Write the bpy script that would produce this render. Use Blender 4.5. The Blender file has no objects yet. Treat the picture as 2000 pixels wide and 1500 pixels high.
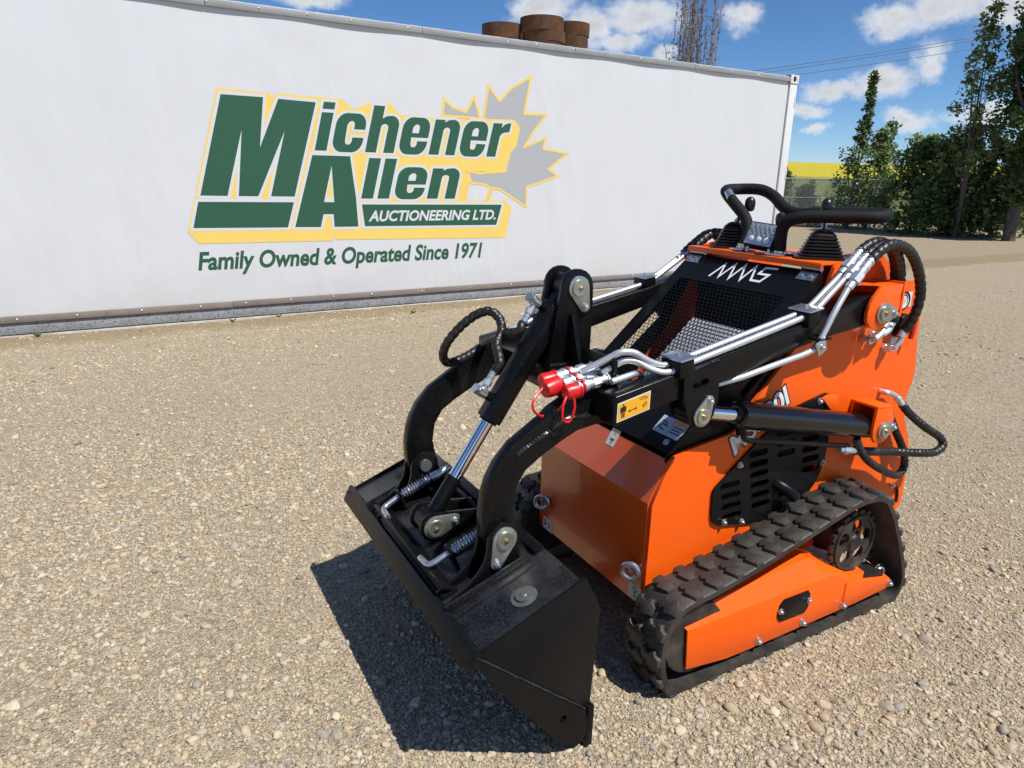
import bpy, bmesh, math, random
import numpy as np
from mathutils import Vector, Matrix, geometry
R=math.radians
rng=random.Random(7); nr=np.random.default_rng(11)
sc=bpy.context.scene; col=sc.collection
# ------------------------------------------------------------------ camera
PITCH=math.atan(405/1360.); ROLL=R(1.15); HC=1.42
fw=Vector((0,math.cos(PITCH),-math.sin(PITCH))); up0=Vector((0,math.sin(PITCH),math.cos(PITCH))); rt0=Vector((1,0,0))
rt=rt0*math.cos(ROLL)+up0*math.sin(ROLL); upv=up0*math.cos(ROLL)-rt0*math.sin(ROLL)
cd=bpy.data.cameras.new('camera'); cam=bpy.data.objects.new('camera',cd); col.objects.link(cam)
mw=Matrix((rt,upv,-fw)).transposed().to_4x4(); mw.translation=Vector((0,0,HC)); cam.matrix_world=mw
cd.sensor_width=36; cd.lens=36*1360/2000; cd.clip_end=3000; cd.clip_start=.05; sc.camera=cam
# ------------------------------------------------------------------ light
SUN=Vector((.4195,-.3157,.851)).normalized()
sd=bpy.data.lights.new('sun','SUN'); sd.energy=5.0; sd.angle=R(.5); sd.color=(1,.955,.88)
so=bpy.data.objects.new('sun',sd); col.objects.link(so); so.rotation_euler=SUN.to_track_quat('Z','Y').to_euler(); so.location=(6,-6,12)
sc.view_settings.view_transform='Standard'; sc.view_settings.look='None'; sc.view_settings.gamma=1
sc.view_settings.use_curve_mapping=False; sc.view_settings.exposure=0.12
wd=bpy.data.worlds.new('World'); sc.world=wd; wd.use_nodes=True
nt=wd.node_tree; nt.nodes.clear(); N=nt.nodes.new; L=nt.links.new
sky=N('ShaderNodeTexSky'); sky.sky_type='NISHITA'; sky.sun_disc=False
sky.sun_elevation=math.asin(SUN.z); sky.sun_rotation=math.atan2(SUN.x,SUN.y); sky.air_density=.85; sky.dust_density=.0; sky.ozone_density=7; sky.altitude=1500
bg1=N('ShaderNodeBackground'); bg1.inputs[1].default_value=.105
hs=N('ShaderNodeHueSaturation'); hs.inputs['Saturation'].default_value=1.10; L(sky.outputs[0],hs.inputs['Color']); L(hs.outputs[0],bg1.inputs[0])
bg2=N('ShaderNodeBackground'); bg2.inputs[1].default_value=.80
mix=N('ShaderNodeMixShader'); out=N('ShaderNodeOutputWorld')
tc=N('ShaderNodeTexCoord'); sep=N('ShaderNodeSeparateXYZ'); L(tc.outputs['Generated'],sep.inputs[0])
def mth(op,a,b=None,c=None,nt=nt):
    n=nt.nodes.new('ShaderNodeMath'); n.operation=op
    for i,v in enumerate((a,b,c)):
        if v is None: continue
        if isinstance(v,(int,float)): n.inputs[i].default_value=v
        else: nt.links.new(v,n.inputs[i])
    return n.outputs[0]
az=mth('ARCTAN2',sep.outputs[0],sep.outputs[1]); el=sep.outputs[2]
comb=N('ShaderNodeCombineXYZ'); L(az,comb.inputs[0]); L(el,comb.inputs[1])
def wnoise(scale,detail,rough,vec,sx=1,sy=1,dist=0.):
    m=N('ShaderNodeMapping'); m.inputs['Scale'].default_value=(sx,sy,1); L(vec,m.inputs[0])
    n=N('ShaderNodeTexNoise'); n.inputs['Scale'].default_value=scale; n.inputs['Detail'].default_value=detail; n.inputs['Roughness'].default_value=rough; n.inputs['Distortion'].default_value=dist
    L(m.outputs[0],n.inputs[0]); return n.outputs[0]
warp=N('ShaderNodeTexNoise'); warp.inputs['Scale'].default_value=30; warp.inputs['Detail'].default_value=5; warp.inputs['Roughness'].default_value=.6; L(comb.outputs[0],warp.inputs[0])
vsub=N('ShaderNodeVectorMath'); vsub.operation='SUBTRACT'; vsub.inputs[1].default_value=(.5,.5,.5); L(warp.outputs[1],vsub.inputs[0])
vscl=N('ShaderNodeVectorMath'); vscl.operation='MULTIPLY'; vscl.inputs[1].default_value=(.042,.030,0); L(vsub.outputs[0],vscl.inputs[0])
vadd=N('ShaderNodeVectorMath'); vadd.operation='ADD'; L(comb.outputs[0],vadd.inputs[0]); L(vscl.outputs[0],vadd.inputs[1])
# individual cumulus clouds: azimuth, sine of elevation, half width, half height
CL=[(.03,.205,.055,.035),(.085,.185,.05,.03),(.16,.195,.065,.028),(.135,.168,.05,.012),(.283,.193,.03,.018),(.455,.18,.055,.02),(.50,.19,.05,.022),(.40,.108,.045,.013),(.452,.116,.045,.022),(.497,.136,.022,.03),
(.363,.086,.03,.012),(.382,.066,.02,.008),(.482,.07,.03,.018),(.56,.183,.04,.03),(.19,.155,.02,.012),(-.26,.205,.05,.014),(.57,.08,.06,.014),(.0,.27,.12,.03),(.3,.26,.1,.03),(.62,.26,.1,.035),(-.5,.24,.14,.05),(-.9,.15,.2,.05),(.9,.2,.2,.06),(1.3,.12,.2,.05)]
fld=None
for (a,e,w,h) in CL:
    s=N('ShaderNodeVectorMath'); s.operation='SUBTRACT'; s.inputs[1].default_value=(a,e,0); L(vadd.outputs[0],s.inputs[0])
    m=N('ShaderNodeVectorMath'); m.operation='MULTIPLY'; m.inputs[1].default_value=(1/w,1/h,0); L(s.outputs[0],m.inputs[0])
    l=N('ShaderNodeVectorMath'); l.operation='LENGTH'; L(m.outputs[0],l.inputs[0])
    d=mth('SUBTRACT',1.0,l.outputs['Value']); fld=d if fld is None else mth('MAXIMUM',fld,d)
nz=wnoise(26,6,.62,comb.outputs[0],1,1.5)
# further cumulus over the rest of the sky (behind and above the camera)
gen=wnoise(3.2,6,.58,tc.outputs['Generated'],1,1,)
gen=mth('MULTIPLY',mth('SUBTRACT',gen,.56),5.0)
fr=mth('MAXIMUM',mth('MULTIPLY',mth('SUBTRACT',mth('ABSOLUTE',az),1.3),3),mth('MULTIPLY',mth('SUBTRACT',el,.33),6))
gen=mth('MINIMUM',gen,fr)
tot=mth('MAXIMUM',mth('ADD',fld,mth('MULTIPLY',mth('SUBTRACT',nz,.5),1.35)),gen)
mr=N('ShaderNodeMapRange'); mr.interpolation_type='SMOOTHSTEP'; mr.inputs[1].default_value=-.12; mr.inputs[2].default_value=.72; mr.inputs[4].default_value=.96; L(tot,mr.inputs[0])
# grey undersides: thicker parts of the cloud are greyer than the rims
cr=N('ShaderNodeMapRange'); cr.inputs[1].default_value=.3; cr.inputs[2].default_value=1.1; cr.inputs[3].default_value=1.0; cr.inputs[4].default_value=.74; cr.clamp=True
L(mth('ADD',tot,mth('MULTIPLY',mth('SUBTRACT',wnoise(40,4,.6,comb.outputs[0]),.5),1.3)),cr.inputs[0])
cc=N('ShaderNodeCombineXYZ'); L(mth('MULTIPLY',cr.outputs[0],.92),cc.inputs[0]); L(mth('MULTIPLY',cr.outputs[0],.95),cc.inputs[1]); L(cr.outputs[0],cc.inputs[2])
L(cc.outputs[0],bg2.inputs[0])
L(mr.outputs[0],mix.inputs[0]); L(bg1.outputs[0],mix.inputs[1]); L(bg2.outputs[0],mix.inputs[2]); L(mix.outputs[0],out.inputs[0])
# ------------------------------------------------------------------ materials
MATS={}
def mat(name,base,rough=.5,metal=0,bump=0,bscale=200,var=0,vscale=20,coat=0,spec=.5,speck=0,speckscale=400,speckcol=(.5,.5,.52),dust=0,dustcol=(.35,.29,.2),sheen=0,bdist=.001,sthr=.66):
    m=bpy.data.materials.new(name); m.use_nodes=True; t=m.node_tree; b=t.nodes['Principled BSDF']
    b.inputs['Base Color'].default_value=(*base,1); b.inputs['Roughness'].default_value=rough; b.inputs['Metallic'].default_value=metal
    b.inputs['Coat Weight'].default_value=coat; b.inputs['Coat Roughness'].default_value=.06; b.inputs['Specular IOR Level'].default_value=spec
    tcn=t.nodes.new('ShaderNodeTexCoord'); o=tcn.outputs['Object']; c=None
    def noise(s,d=4,r=.6):
        n=t.nodes.new('ShaderNodeTexNoise'); n.inputs['Scale'].default_value=s; n.inputs['Detail'].default_value=d; n.inputs['Roughness'].default_value=r; t.links.new(o,n.inputs[0]); return n.outputs[0]
    def mixc(fac,a,bc):
        x=t.nodes.new('ShaderNodeMix'); x.data_type='RGBA'
        t.links.new(fac,x.inputs[0])
        if isinstance(a,tuple): x.inputs[6].default_value=(*a,1)
        else: t.links.new(a,x.inputs[6])
        x.inputs[7].default_value=(*bc,1); return x.outputs[2]
    def rampf(v,lo,hi):
        r=t.nodes.new('ShaderNodeMapRange'); r.inputs[1].default_value=lo; r.inputs[2].default_value=hi; t.links.new(v,r.inputs[0]); return r.outputs[0]
    c=base
    if var: 
        k=tuple(max(0,x*(1-var)) for x in base); c=mixc(rampf(noise(vscale),.35,.7),c,k)
    if speck:
        c=mixc(mth('MULTIPLY',rampf(noise(speckscale,2,.5),sthr,sthr+.08),speck,nt=t),c,speckcol)
    if dust:
        df=mth('MULTIPLY',rampf(noise(9,6,.65),.42,.8),dust,nt=t); c=mixc(df,c,dustcol)
        rr=mth('ADD',mth('MULTIPLY',df,.5,nt=t),rough,nt=t); t.links.new(rr,b.inputs['Roughness'])
    if not isinstance(c,tuple): t.links.new(c,b.inputs['Base Color'])
    if bump:
        bn=t.nodes.new('ShaderNodeBump'); bn.inputs['Strength'].default_value=bump; bn.inputs['Distance'].default_value=bdist; t.links.new(noise(bscale,3),bn.inputs['Height']); t.links.new(bn.outputs[0],b.inputs['Normal'])
    MATS[name]=m; return m
ORANGE=mat('orange_paint',(.95,.118,.003),.36,0,.12,350,.04,6,.06,spec=.35,dust=.05,dustcol=(.55,.3,.15))
ORANGE2=mat('orange_paint_gloss',(.78,.10,.008),.20,0,.25,420,.05,6,.5,dust=.06,dustcol=(.5,.3,.15))
BLACK=mat('black_paint',(.0042,.0042,.005),.24,0,.22,300,0,10,0,spec=.22,speck=.10,speckscale=330,dust=.025,dustcol=(.12,.11,.09))
BLACKG=mat('black_gloss_paint',(.005,.005,.006),.13,0,.05,200,0,10,0,dust=.04,dustcol=(.12,.11,.09))
BLACKDUST=mat('black_paint_speckled',(.006,.006,.0075),.25,0,.45,300,0,10,0,speck=.26,speckscale=430,sthr=.61,speckcol=(.30,.31,.34),dust=.26,dustcol=(.10,.10,.105))
SATIN=mat('satin_black_steel',(.0048,.005,.006),.36,0,.12,500,.1,10,spec=.20,dust=.035,dustcol=(.10,.09,.08))
RUBBER=mat('track_rubber',(.026,.0245,.024),.5,0,.5,160,.3,30,dust=.45,dustcol=(.16,.13,.10))
BOOT=mat('boot_rubber',(.010,.010,.011),.32,0,.05,90)
GRIP=mat('foam_grip',(.0075,.0075,.008),.7,0,.6,900,spec=.25)
HOSE=mat('hose_wrap',(.008,.008,.009),.40,0,.1,300,dust=.1)
ZINC=mat('zinc_plate',(.62,.66,.70),.30,.9,.15,160,.15,30)
TUBEM=mat('satin_zinc_tube',(.72,.74,.77),.40,.8,0,200,.08,25)
YZINC=mat('pin_plate_zinc',(.50,.52,.46),.38,.85,.4,120,.25,40)
CHROME=mat('chrome_rod',(.82,.84,.87),.06,1)
BRASS=mat('brass_nipple',(.55,.33,.10),.35,1)
RED=mat('red_plastic',(.62,.012,.014),.35,0,.05,100)
WHITE=mat('white_print',(.80,.80,.82),.5)
LABEL=mat('white_label',(.72,.74,.76),.4,dust=.15)
LBLUE=mat('pale_blue_label',(.40,.48,.62),.4)
YELLOW=mat('yellow_label',(.85,.42,.015),.4,dust=.1)
LORANGE=mat('orange_label_print',(.85,.30,.03),.4)
INK=mat('black_ink',(.012,.012,.014),.5)
DARK=mat('dark_interior',(.006,.006,.006),.6)
FOIL=mat('galvanised_sheet',(.62,.64,.68),.4,.25,.6,60,.15,20)
STEEL=mat('dark_sprocket_steel',(.035,.033,.032),.5,.4,.4,120,.3,30,dust=.4)
LENS=mat('light_lens',(.55,.60,.66),.10,.6,.9,110,.3,90,coat=.5)
# ------------------------------------------------------------------ geometry helpers
def mk(name,geo,m,parent=None,bevel=0,smooth=True,ang=32,seg=2):
    me=bpy.data.meshes.new(name)
    if isinstance(geo,tuple): geo=[geo]
    V=[];F=[]
    for v,f in geo:
        o=len(V); V+=[tuple(p) for p in v]; F+=[[i+o for i in q] for q in f]
    me.from_pydata(V,[],F)
    bm=bmesh.new(); bm.from_mesh(me)
    bmesh.ops.recalc_face_normals(bm,faces=bm.faces)
    if bevel:
        es=[e for e in bm.edges if len(e.link_faces)==2 and e.calc_face_angle(0)>R(28)]
        bmesh.ops.bevel(bm,geom=es,offset=bevel,segments=seg,profile=.5,affect='EDGES',clamp_overlap=True)
    bm.to_mesh(me); bm.free()
    if m: me.materials.append(m)
    if smooth:
        for p in me.polygons: p.use_smooth=True
        me.set_sharp_from_angle(angle=R(ang))
    o=bpy.data.objects.new(name,me); col.objects.link(o)
    if parent: o.parent=parent
    return o
def inst(name,src,parent,loc=(0,0,0),rot=None,scale=(1,1,1)):
    o=bpy.data.objects.new(name,src.data); col.objects.link(o); o.parent=parent; o.location=loc; o.scale=scale
    if rot is not None:
        o.rotation_mode='QUATERNION'; o.rotation_quaternion=rot
    return o
def tag(o,label,cat,group=None,kind=None):
    if label: o['label']=label
    if cat: o['category']=cat
    if group: o['group']=group
    if kind: o['kind']=kind
    return o
def struct(o): o['kind']='structure'; return o
def empty(name,loc=(0,0,0),rz=0):
    o=bpy.data.objects.new(name,None); col.objects.link(o); o.location=loc; o.rotation_euler=(0,0,rz); o.empty_display_size=.1; return o
def box(x0,x1,y0,y1,z0,z1):
    v=[(x,y,z) for x in (x0,x1) for y in (y0,y1) for z in (z0,z1)]
    return v,[[0,1,3,2],[4,6,7,5],[0,4,5,1],[2,3,7,6],[0,2,6,4],[1,5,7,3]]
def prism(poly,y0,y1):
    n=len(poly); v=[(x,y0,z) for x,z in poly]+[(x,y1,z) for x,z in poly]
    f=[list(range(n)),list(range(2*n-1,n-1,-1))]+[[i,i+n,(i+1)%n+n,(i+1)%n] for i in range(n)]
    return v,f
def sheet(poly,fn):
    return [fn(*p) for p in poly],[list(range(len(poly)))]
def plate(outer,holes,y0,y1):
    loops=[outer]+holes; pts=[p for l in loops for p in l]
    tri=geometry.tessellate_polygon([[Vector((p[0],p[1],0)) for p in l] for l in loops])
    n=len(pts); v=[(p[0],y0,p[1]) for p in pts]+[(p[0],y1,p[1]) for p in pts]
    f=[list(t) for t in tri]+[[i+n for i in reversed(t)] for t in tri]
    o=0
    for l in loops:
        k=len(l)
        for i in range(k): f.append([o+i,o+(i+1)%k,o+(i+1)%k+n,o+i+n])
        o+=k
    return v,f
def basis(ax):
    ax=Vector(ax).normalized(); a=Vector((0,0,1)) if abs(ax.z)<.9 else Vector((1,0,0))
    u=ax.cross(a).normalized(); w=ax.cross(u).normalized(); return ax,u,w
def cyl(p0,p1,r0,r1=None,seg=18,caps=True,ph=0):
    if r1 is None: r1=r0
    p0=Vector(p0);p1=Vector(p1); ax,u,w=basis(p1-p0); v=[]
    for p,r in ((p0,r0),(p1,r1)):
        for i in range(seg):
            a=2*math.pi*(i+ph)/seg; v.append(p+u*(r*math.cos(a))+w*(r*math.sin(a)))
    f=[[i,(i+1)%seg,(i+1)%seg+seg,i+seg] for i in range(seg)]
    if caps: f+=[list(range(seg)),list(range(seg,2*seg))]
    return v,f
def lathe(p0,ax,prof,seg=20,sq=0,closed=False):
    p0=Vector(p0); ax,u,w=basis(ax); v=[]
    for h,r in prof:
        for i in range(seg):
            a=2*math.pi*i/seg; rr=r
            if sq: c,s=abs(math.cos(a)),abs(math.sin(a)); rr=r/((c**sq+s**sq)**(1/sq))
            v.append(p0+ax*h+u*(rr*math.cos(a))+w*(rr*math.sin(a)))
    n=len(prof); f=[]
    for k in range(n-1): f+=[[k*seg+i,k*seg+(i+1)%seg,(k+1)*seg+(i+1)%seg,(k+1)*seg+i] for i in range(seg)]
    if closed: f+=[[(n-1)*seg+i,(n-1)*seg+(i+1)%seg,(i+1)%seg,i] for i in range(seg)]
    else: f+=[list(range(seg)),list(range((n-1)*seg,n*seg))]
    return v,f
def crom(pts,step):
    P=[Vector(p) for p in pts]; P=[P[0]*2-P[1]]+P+[P[-1]*2-P[-2]]; o=[]
    for i in range(1,len(P)-2):
        a,b,c,d=P[i-1:i+3]; k=max(2,int((c-b).length/step))
        for j in range(k):
            t=j/k; o.append(.5*((2*b)+(c-a)*t+(2*a-5*b+4*c-d)*t*t+(3*b-a-3*c+d)*t**3))
    o.append(P[-2]); return o
def fillet(pts,r,k=5):
    P=[Vector(p) for p in pts]; o=[P[0]]
    for i in range(1,len(P)-1):
        a=(P[i-1]-P[i]);b=(P[i+1]-P[i]); d=min(r,a.length*.45,b.length*.45); s=P[i]+a.normalized()*d; e=P[i]+b.normalized()*d
        for j in range(k+1):
            t=j/k; o.append(s*(1-t)**2+P[i]*2*t*(1-t)+e*t*t)
    o.append(P[-1]); return o
def sweep(P,rf,seg=10,closed=False):
    n=len(P); v=[];f=[]; T=[]
    for i in range(n):
        T.append(((P[(i+1)%n]-P[i-1]) if closed else (P[min(i+1,n-1)]-P[max(i-1,0)])).normalized())
    _,u,_w=basis(T[0]); s=0
    for i in range(n):
        u=(u-T[i]*u.dot(T[i])).normalized(); w=T[i].cross(u)
        if i: s+=(P[i]-P[i-1]).length
        for j in range(seg):
            a=2*math.pi*j/seg; r=rf(s,a) if callable(rf) else rf
            v.append(P[i]+u*(r*math.cos(a))+w*(r*math.sin(a)))
    for i in range(n if closed else n-1):
        for j in range(seg): f.append([i*seg+j,i*seg+(j+1)%seg,((i+1)%n)*seg+(j+1)%seg,((i+1)%n)*seg+j])
    if not closed: f+=[list(range(seg)),list(range((n-1)*seg,n*seg))]
    return v,f
def tube(pts,r,rad=.03,seg=10): return sweep(fillet(pts,rad),r,seg)
def stube(pts,r,step=.01,seg=10): return sweep(crom(pts,step),r,seg)
def wrapped(pts,r,pitch=.025):
    def rf(s,a):
        t=(s/pitch+a/(2*math.pi))%1.0
        return r*(1.04+.05*math.sin(math.pi*t/.8) if t<.80 else .84)
    return sweep(crom(pts,.0042),rf,14)
def circ(cx,cz,r,n=20,a0=0,a1=360): return [(cx+r*math.cos(R(a0+(a1-a0)*i/(n if a1-a0<360 else n))),cz+r*math.sin(R(a0+(a1-a0)*i/n))) for i in range(n if a1-a0>=360 else n+1)]
def hull(c1,r1,c2,r2,n=12):
    (x1,z1),(x2,z2)=c1,c2; d=math.hypot(x2-x1,z2-z1); a=math.atan2(z2-z1,x2-x1); b=math.acos(max(-1,min(1,(r1-r2)/d)))
    p=[(x1+r1*math.cos(a+b+(2*math.pi-2*b)*i/n),z1+r1*math.sin(a+b+(2*math.pi-2*b)*i/n)) for i in range(n+1)]
    p+=[(x2+r2*math.cos(a-b+2*b*i/n),z2+r2*math.sin(a-b+2*b*i/n)) for i in range(n+1)]
    return p
def stroke(pts,w,closed=False):
    """thick polyline with mitred joints in 2D -> list of quads"""
    P=[Vector(p) for p in pts]; n=len(P); Lf=[];Rt=[]
    for i in range(n):
        d0=(P[i]-P[i-1]).normalized() if i else (P[1]-P[0]).normalized(); d1=(P[i+1]-P[i]).normalized() if i<n-1 else d0
        n0=Vector((-d0.y,d0.x)); n1=Vector((-d1.y,d1.x)); m=(n0+n1); m=m.normalized() if m.length>.2 else n0
        k=min(2.6,1/max(.25,m.dot(n0))); Lf.append(P[i]+m*(w/2*k)); Rt.append(P[i]-m*(w/2*k))
    return [[tuple(Lf[i]),tuple(Lf[i+1]),tuple(Rt[i+1]),tuple(Rt[i])] for i in range(n-1)]
def quads(qs,fn):
    v=[];f=[]
    for q in qs:
        o=len(v); v+=[fn(*p) for p in q]; f.append([o+i for i in range(len(q))])
    return v,f
def text2d(body,offset=0,shear=0,spacing=1):
    c=bpy.data.curves.new('t','FONT'); c.body=body; c.size=1; c.offset=offset; c.shear=shear; c.space_character=spacing; c.resolution_u=4
    o=bpy.data.objects.new('t',c); col.objects.link(o); dg=bpy.context.evaluated_depsgraph_get(); e=o.evaluated_get(dg); m=e.to_mesh()
    v=[(p.co.x,p.co.y) for p in m.vertices]; f=[list(p.vertices) for p in m.polygons]; e.to_mesh_clear(); bpy.data.objects.remove(o); bpy.data.curves.remove(c)
    return v,f
def fit(v,ref,x0,x1,y0,y1):
    ax=min(p[0] for p in ref);bx=max(p[0] for p in ref);ay=min(p[1] for p in ref);by=max(p[1] for p in ref)
    return [(x0+(p[0]-ax)/(bx-ax)*(x1-x0),y0+(p[1]-ay)/(by-ay)*(y1-y0)) for p in v]
# ------------------------------------------------------------------ ground
CA=Vector((-4.389,5.796,0)); CANG=R(31.336); CDIR=Vector((math.cos(CANG),math.sin(CANG),0)); CN=Vector((-CDIR.y,CDIR.x,0))
def hgt(x,y):
    d=-((x-CA.x)*CN.x+(y-CA.y)*CN.y)          # distance in front of the container
    h=.010*np.sin(x*1.7+.6*np.sin(y*1.1))*np.cos(y*1.3+.4)+.006*np.sin(x*4.1+y*2.3)+.004*np.sin(y*6.3-x*3.1)
    near=np.clip(np.hypot(x-.35,y-2.1)/1.6-.5,0,1)
    berm=.05*np.exp(-((d-.28)/.22)**2)+.012*np.sin(d*14+x*.8)*np.exp(-((d-.6)/.3)**2)
    far=np.clip(1-np.hypot(x,y)/26,0,1)
    return h*near*far+berm*far
GX=np.concatenate([-np.geomspace(900,11,14),np.arange(-10.5,14,.16),np.geomspace(14.5,900,14)])
GY=np.concatenate([-np.geomspace(900,3,12),np.arange(-2.5,13,.16),np.geomspace(13.5,1500,22)])
XX,YY=np.meshgrid(GX,GY); ZZ=hgt(XX,YY); nx,ny=len(GX),len(GY)
gv=np.stack([XX,YY,ZZ],-1).reshape(-1,3)
gf=[[j*nx+i,j*nx+i+1,(j+1)*nx+i+1,(j+1)*nx+i] for j in range(ny-1) for i in range(nx-1)]
gm=bpy.data.materials.new('gravel_ground'); gm.use_nodes=True; t=gm.node_tree; b=t.nodes['Principled BSDF']; b.inputs['Roughness'].default_value=.9; b.inputs['Specular IOR Level'].default_value=.25
geo=t.nodes.new('ShaderNodeNewGeometry')
def tn(scale,detail=3,rough=.6,typ='N',vec=None,rand=1):
    n=t.nodes.new('ShaderNodeTexNoise' if typ=='N' else 'ShaderNodeTexVoronoi'); n.inputs['Scale'].default_value=scale
    if typ=='N': n.inputs['Detail'].default_value=detail; n.inputs['Roughness'].default_value=rough
    t.links.new(vec or geo.outputs['Position'],n.inputs['Vector']); return n
def cramp(src,stops):
    r=t.nodes.new('ShaderNodeValToRGB'); e=r.color_ramp.elements
    while len(e)<len(stops): e.new(.5)
    for k,(p,c) in zip(e,stops): k.position=p; k.color=(*c,1)
    t.links.new(src,r.inputs[0]); return r.outputs[0]
def mixrgb(fac,a,c,mode='MIX'):
    x=t.nodes.new('ShaderNodeMix'); x.data_type='RGBA'; x.blend_type=mode
    if isinstance(fac,(int,float)): x.inputs[0].default_value=fac
    else: t.links.new(fac,x.inputs[0])
    for s,i in ((a,6),(c,7)):
        if isinstance(s,tuple): x.inputs[i].default_value=(*s,1)
        else: t.links.new(s,x.inputs[i])
    return x.outputs[2]
wv=tn(6,3,.6); wm=t.nodes.new('ShaderNodeVectorMath'); wm.operation='MULTIPLY_ADD'; wm.inputs[1].default_value=(.02,.02,.02); t.links.new(wv.outputs[1],wm.inputs[0]); t.links.new(geo.outputs['Position'],wm.inputs[2])
STONES=[(0,(0.36,0.273,0.166)),(.3,(0.499,0.4,0.256)),(.55,(0.582,0.479,0.32)),(.72,(0.668,0.569,0.405)),(.84,(0.384,0.342,0.278)),(.93,(0.232,0.216,0.193)),(1,(0.152,0.142,0.129))]
def sepx(o): s=t.nodes.new('ShaderNodeSeparateColor'); t.links.new(o,s.inputs[0]); return s.outputs[0]
v1=tn(75,typ='V',vec=wm.outputs[0]); v2=tn(170,typ='V'); c1=cramp(sepx(v1.outputs['Color']),STONES); c2=cramp(sepx(v2.outputs['Color']),STONES)
c=mixrgb(.68,c1,c2); c=mixrgb(cramp(tn(3.2,5,.6).outputs[0],[(.40,(0,0,0)),(.70,(.45,.45,.45))]),c,(.47,.395,.285))
c=mixrgb(cramp(tn(.5,5,.62).outputs[0],[(.4,(0,0,0)),(.7,(.4,.4,.4))]),c,(.51,.435,.32))
c=mixrgb(cramp(tn(45,4,.7).outputs[0],[(.40,(1,1,1)),(.60,(0,0,0))]),c,mixrgb(.42,c,(.17,.125,.08)))
c=mixrgb(cramp(tn(17,10,.82).outputs[0],[(.36,(.75,.75,.75)),(.52,(0,0,0))]),c,mixrgb(.55,c,(.19,.145,.09))); c=mixrgb(cramp(tn(23,10,.85).outputs[0],[(.52,(0,0,0)),(.66,(.7,.7,.7))]),c,(.66,.58,.45))
# darker brown strip of ground along the container
dn=t.nodes.new('ShaderNodeVectorMath'); dn.operation='DOT_PRODUCT'; dn.inputs[1].default_value=tuple(CN); sb=t.nodes.new('ShaderNodeVectorMath'); sb.operation='SUBTRACT'; sb.inputs[1].default_value=tuple(CA); t.links.new(geo.outputs['Position'],sb.inputs[0]); t.links.new(sb.outputs[0],dn.inputs[0])
dd=mth('ADD',dn.outputs['Value'],mth('ADD',mth('MULTIPLY',tn(1.6,4).outputs[0],.45,nt=t),.32,nt=t),nt=t)
c=mixrgb(cramp(dd,[(0,(0,0,0)),(.16,(.62,.62,.62)),(.9,(.62,.62,.62)),(1,(.3,.3,.3))]) ,c,(.28,.205,.105))
t.links.new(c,b.inputs['Base Color'])
bh=mth('ADD',mth('ADD',mth('MULTIPLY',v1.outputs['Distance'],-.6,nt=t),mth('MULTIPLY',v2.outputs['Distance'],-.5,nt=t),nt=t),mth('MULTIPLY',tn(160,3,.7).outputs[0],.6,nt=t),nt=t)
bn=t.nodes.new('ShaderNodeBump'); bn.inputs['Strength'].default_value=1.0; bn.inputs['Distance'].default_value=.012; t.links.new(bh,bn.inputs['Height']); t.links.new(bn.outputs[0],b.inputs['Normal'])
me=bpy.data.meshes.new('ground'); me.from_pydata(gv.tolist(),[],gf); me.materials.append(gm)
for p in me.polygons: p.use_smooth=True
go=bpy.data.objects.new('ground',me); col.objects.link(go); struct(go)
# loose gravel: instanced stones on a point cloud whose density falls with distance
sm=bpy.data.materials.new('gravel_stone'); sm.use_nodes=True; t=sm.node_tree; b=t.nodes['Principled BSDF']; b.inputs['Roughness'].default_value=.85; b.inputs['Specular IOR Level'].default_value=.3
geo=t.nodes.new('ShaderNodeNewGeometry'); oi=t.nodes.new('ShaderNodeObjectInfo')
c=cramp(oi.outputs['Random'],[(0,(0.292,0.224,0.142)),(.18,(0.409,0.326,0.213)),(.36,(0.506,0.42,0.291)),(.52,(0.448,0.354,0.227)),(.66,(0.584,0.508,0.381)),(.76,(0.35,0.316,0.265)),(.86,(0.234,0.221,0.2)),(.92,(0.458,0.316,0.191)),(1,(0.136,0.129,0.123))])
c=mixrgb(cramp(tn(160,4,.65).outputs[0],[(.35,(0,0,0)),(.75,(.5,.5,.5))]),c,(.50,.43,.32)); t.links.new(c,b.inputs['Base Color'])
def stonepts(n):
    P=[]; 
    # radial importance: r from .7 to 13 m, wedge wider than the view
    while len(P)<n:
        k=n; r=.75*np.exp(nr.random(k)*math.log(13/.75)); a=R(90)+(nr.random(k)-.5)*R(118)
        acc=nr.random(k)<np.clip((r/2.6),.12,1)*np.clip(7.5/r,.0,1)**.6
        x=r*np.cos(a); y=r*np.sin(a); d=-((x-CA.x)*CN.x+(y-CA.y)*CN.y)
        s=(x-CA.x)*CDIR.x+(y-CA.y)*CDIR.y
        q=d*.94+.34*s; fines=np.clip(1.9*np.sin(q*1.55+.5*np.sin(s*.6)+.4)*np.cos(s*.33+.7)+.5*np.sin(x*2.3-y*1.7)-.75,0,1)   # wheel tracks packed smooth
        ok=acc&((d>.03)|(s>9.95))&(nr.random(k)>.72*fines)&(nr.random(k)>.6*(d<.42)*(s<9.9))
        P+=list(zip(x[ok],y[ok],r[ok]))
    return np.array(P[:n])
SP=stonepts(275000); x,y,r=SP.T
patch=np.sin(x*.9+1.3*np.sin(y*.7+.5))*np.cos(y*1.1-.4*x)      # coarse and fine bands, as tyres leave them
base=np.exp(nr.normal(math.log(.0033),.42,len(x)))*(1+.30*patch)
big=nr.random(len(x))<.015*(1+.9*patch)*np.clip(3.4/r,.25,1.6); base=np.where(big,np.exp(nr.normal(math.log(.0095),.30,len(x))),base)
base=np.clip(base,.0017,.021)*np.clip((r/2.6)**.25,.85,1.3)
pm=bpy.data.meshes.new('gravel'); pm.from_pydata(np.stack([x,y,hgt(x,y)+base*.12],-1).tolist(),[],[])
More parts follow.
